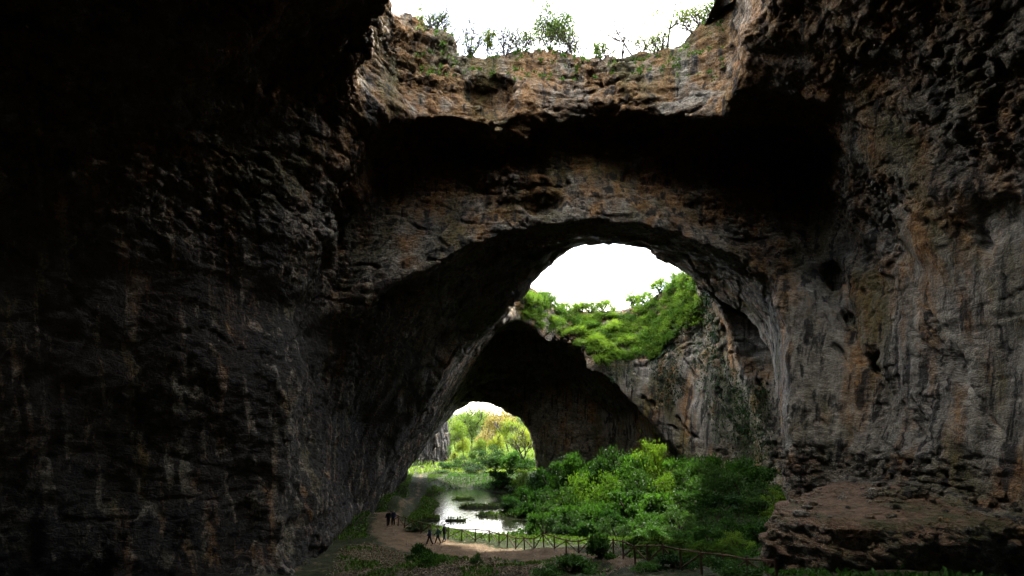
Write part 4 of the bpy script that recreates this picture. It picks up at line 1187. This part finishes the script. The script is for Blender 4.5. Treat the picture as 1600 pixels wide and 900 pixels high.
def person(loc, rz, h, stride, jacket, trousers, label, long_coat=False, pack=None, arm=0.25, swing=1):
    s = h / 1.75
    e = link('person', None, None, loc, (0, 0, rz), s)
    st = stride
    # joints: the figure faces -Y; feet near z 0
    pel = (0, 0, 0.95); chest = (0, -0.02, 1.32); neck = (0, -0.02, 1.50); head0 = (0, -0.035, 1.58); head1 = (0, -0.04, 1.70)
    V = [pel, (0, -0.01, 1.12), chest, neck, head0, head1]
    E = [(0, 1), (1, 2), (2, 3), (3, 4), (4, 5)]
    R = [(0.15, 0.11), (0.14, 0.10), (0.17, 0.11), (0.058, 0.058), (0.085, 0.095), (0.085, 0.10)]
    def chain(root, pts, rad):
        k = root
        for p, r in zip(pts, rad):
            V.append(p); R.append(r); E.append((k, len(V) - 1)); k = len(V) - 1
    legs, arms = {}, {}
    for sx, ph in ((-1, 1), (1, -1)):
        f = st * ph * swing
        leg = [(0.10 * sx, 0, 0.88), (0.105 * sx, -f * 0.5, 0.50), (0.105 * sx, -f + (0.08 if f < 0 else 0), 0.09), (0.11 * sx, -f - 0.03, 0.045), (0.12 * sx, -f - 0.17, 0.03)]
        legs[sx] = leg
        chain(0, leg, [(0.095, 0.095), (0.062, 0.065), (0.042, 0.045), (0.045, 0.045), (0.035, 0.03)])
        g_ = arm * ph * swing
        am = [(0.19 * sx, -0.02, 1.42), (0.245 * sx, g_ * 0.45, 1.15), (0.25 * sx, g_ * 1.0 - 0.06, 0.92), (0.25 * sx, g_ * 1.1 - 0.09, 0.85)]
        arms[sx] = am
        chain(2, am, [(0.06, 0.06), (0.045, 0.045), (0.034, 0.034), (0.038, 0.022)])
        hand = am[-1]
        for q in range(5):                               # short curled fingers, the thumb in front
            o = (q - 2) * 0.018
            if q == 4: pts = [(hand[0] - 0.012 * sx, hand[1] - 0.035, hand[2] - 0.015), (hand[0] - 0.015 * sx, hand[1] - 0.045, hand[2] - 0.05)]
            else: pts = [(hand[0] + 0.002 * sx, hand[1] + o, hand[2] - 0.055), (hand[0] - 0.012 * sx, hand[1] + o, hand[2] - 0.085 - 0.008 * (q in (1, 2)))]
            chain(len(V) - 1 if q == 0 else base_hand, pts, [(0.009, 0.009), (0.008, 0.008)]) if q else None
            if q == 0: base_hand = len(V) - 1
    chain(5, [(0, -0.125, 1.60)], [(0.014, 0.016)])       # nose
    link('body', skin_mesh('body', V, E, R, M_SKIN), e)
    # trousers and shoes
    for sx in (-1, 1):
        lg = legs[sx]
        me = skin_mesh('trouser_leg', [(0.07 * sx, 0, 0.98), lg[0], lg[1], lg[2]], [(0, 1), (1, 2), (2, 3)], [(0.12, 0.125), (0.115, 0.115), (0.082, 0.085), (0.068, 0.075)], trousers)
        link('trouser_leg', me, e)
        me = skin_mesh('shoe', [(lg[3][0], lg[3][1] + 0.04, 0.05), (lg[3][0], lg[3][1] - 0.06, 0.05), lg[4]], [(0, 1), (1, 2)], [(0.055, 0.055), (0.055, 0.05), (0.048, 0.035)], M_HAIR)
        link('shoe', me, e)
    # jacket: trunk and sleeves in one surface
    low = 0.62 if long_coat else 0.82
    JV = [(0, 0, 1.10), (0, -0.02, 1.33), (0, -0.02, 1.47), (0, 0, 0.95), (0, 0.0, low)]
    JE = [(0, 1), (1, 2), (0, 3), (3, 4)]; JR = [(0.21, 0.16), (0.225, 0.16), (0.11, 0.10), (0.215, 0.17), (0.225, 0.185)]
    for sx in (-1, 1):
        am = arms[sx]; k = 1
        for p, r in zip(am[:3], [0.085, 0.07, 0.055]):
            JV.append(p); JR.append((r, r)); JE.append((k, len(JV) - 1)); k = len(JV) - 1
    link('jacket', skin_mesh('jacket', JV, JE, JR, jacket), e)
    link('hair', skin_mesh('hair', [(0, 0.02, 1.60), (0, 0.01, 1.70), (0, -0.03, 1.745)], [(0, 1), (1, 2)], [(0.088, 0.082), (0.10, 0.11), (0.075, 0.085)], M_HAIR), e)
    if pack:
        link('backpack', skin_mesh('backpack', [(0, 0.20, 1.05), (0, 0.21, 1.22), (0, 0.19, 1.40)], [(0, 1), (1, 2)], [(0.15, 0.10), (0.16, 0.12), (0.12, 0.08)], pack), e)
    tag(e, label, 'person', 'people walking on the path')
J1, J2, J3 = cloth('navy_jacket', (0.024, 0.030, 0.065)), cloth('green_jacket', (0.030, 0.070, 0.055)), cloth('black_coat', (0.016, 0.016, 0.022))
T1, T2 = cloth('black_trousers', (0.014, 0.014, 0.016)), cloth('blue_jeans', (0.03, 0.045, 0.10))
PK = cloth('teal_pack', (0.03, 0.07, 0.07))
def at_path(px, py, Y):
    x = P(px, py, Y)[0]; return (x, Y, gz(x, Y) + 0.01)
person(at_path(671, 848, 62.5), math.radians(-75), 1.82, 0.26, J1, T1, 'person in a long navy jacket striding, front of the three on the path')
person(at_path(684, 847, 63), math.radians(-80), 1.74, 0.26, J2, T1, 'person in a dark green jacket in the middle of the three walkers', pack=PK, arm=0.4)
person(at_path(694, 844, 64.5), math.radians(-100), 1.74, 0.12, J3, T2, 'person in a long black coat nearest the fence end', long_coat=True)
person(at_path(606, 826, 71), math.radians(20), 1.78, 0.25, J3, T1, 'person in black striding on the dark path at far left', arm=0.3)
person(at_path(614, 825, 71.5), math.radians(0), 1.74, 0.10, J1, T1, 'person in dark clothes standing at the end of the left fence')

# ------------------------------------------------------------------ stones
def stone_mesh(seed):
    rng = np.random.default_rng(seed)
    import bmesh
    bm = bmesh.new(); bmesh.ops.create_icosphere(bm, subdivisions=1, radius=1.0)
    for v in bm.verts:
        c = np.array(v.co); c = np.sign(c) * np.abs(c) ** 0.7
        v.co = Vector(c * rng.uniform(0.75, 1.1) * np.array([1.0, 0.8, 0.5]))
    me = bpy.data.meshes.new('stone'); bm.to_mesh(me); bm.free(); me.materials.append(MAT_ROCK)
    return me
STONES = [stone_mesh(70 + k) for k in range(6)]
LEDGE_OB = bpy.data.objects['rock_ledge']
random.seed(6)
spots = [(random.gauss(1400, 30), random.gauss(768, 7)) for _ in range(40)] + [(random.uniform(1225, 1590), random.uniform(752, 812)) for _ in range(70)]
for px, py in spots:
    p, n = hit(px, py)
    if p is None or n[2] < 0.4: continue
    s = 0.10 + 0.45 * random.random() ** 2
    link('stone', random.choice(STONES), LEDGE_OB, tuple(p + np.array([0, 0, s * 0.2])), (random.uniform(-.3, .3), random.uniform(-.3, .3), random.uniform(0, 6.28)), s)

# pebbles and clods on the path
def pebbles():
    rng = np.random.default_rng(17); n = 4200
    a = np.array(PATH + PATH2); x = rng.uniform(a[:, 0].min(), a[:, 0].max(), n); y = rng.uniform(a[:, 1].min(), a[:, 1].max(), n)
    k = np.minimum(poly_sdf(x, y, PATH), poly_sdf(x, y, PATH2)) < 0.4; x, y = x[k], y[k]; z = ground_z(x, y); n = len(x)
    o = np.array([(1, 0, 0), (0, 1, 0), (-1, 0, 0), (0, -1, 0), (0, 0, 0.7), (0, 0, -0.7)], float)
    f = np.array([(0, 1, 4), (1, 2, 4), (2, 3, 4), (3, 0, 4), (1, 0, 5), (2, 1, 5), (3, 2, 5), (0, 3, 5)])
    s_ = 0.05 + 0.13 * rng.random(n) ** 3
    V = (np.stack([x, y, z], 1)[:, None, :] + o[None] * s_[:, None, None] * rng.uniform(0.6, 1.4, (n, 6, 1))).reshape(-1, 3)
    F = (f[None] + np.arange(n)[:, None, None] * 6).reshape(-1, 3)
    tag(link('pebbles', mesh_np('pebbles', V, F, M_PEB)), 'small stones and clods scattered over the dirt path', 'pebbles', kind='stuff')
M_PEB = plain_mat('pebble', (0.10, 0.07, 0.05), (0.30, 0.24, 0.18), 3.0, 0.9, 0)
pebbles()
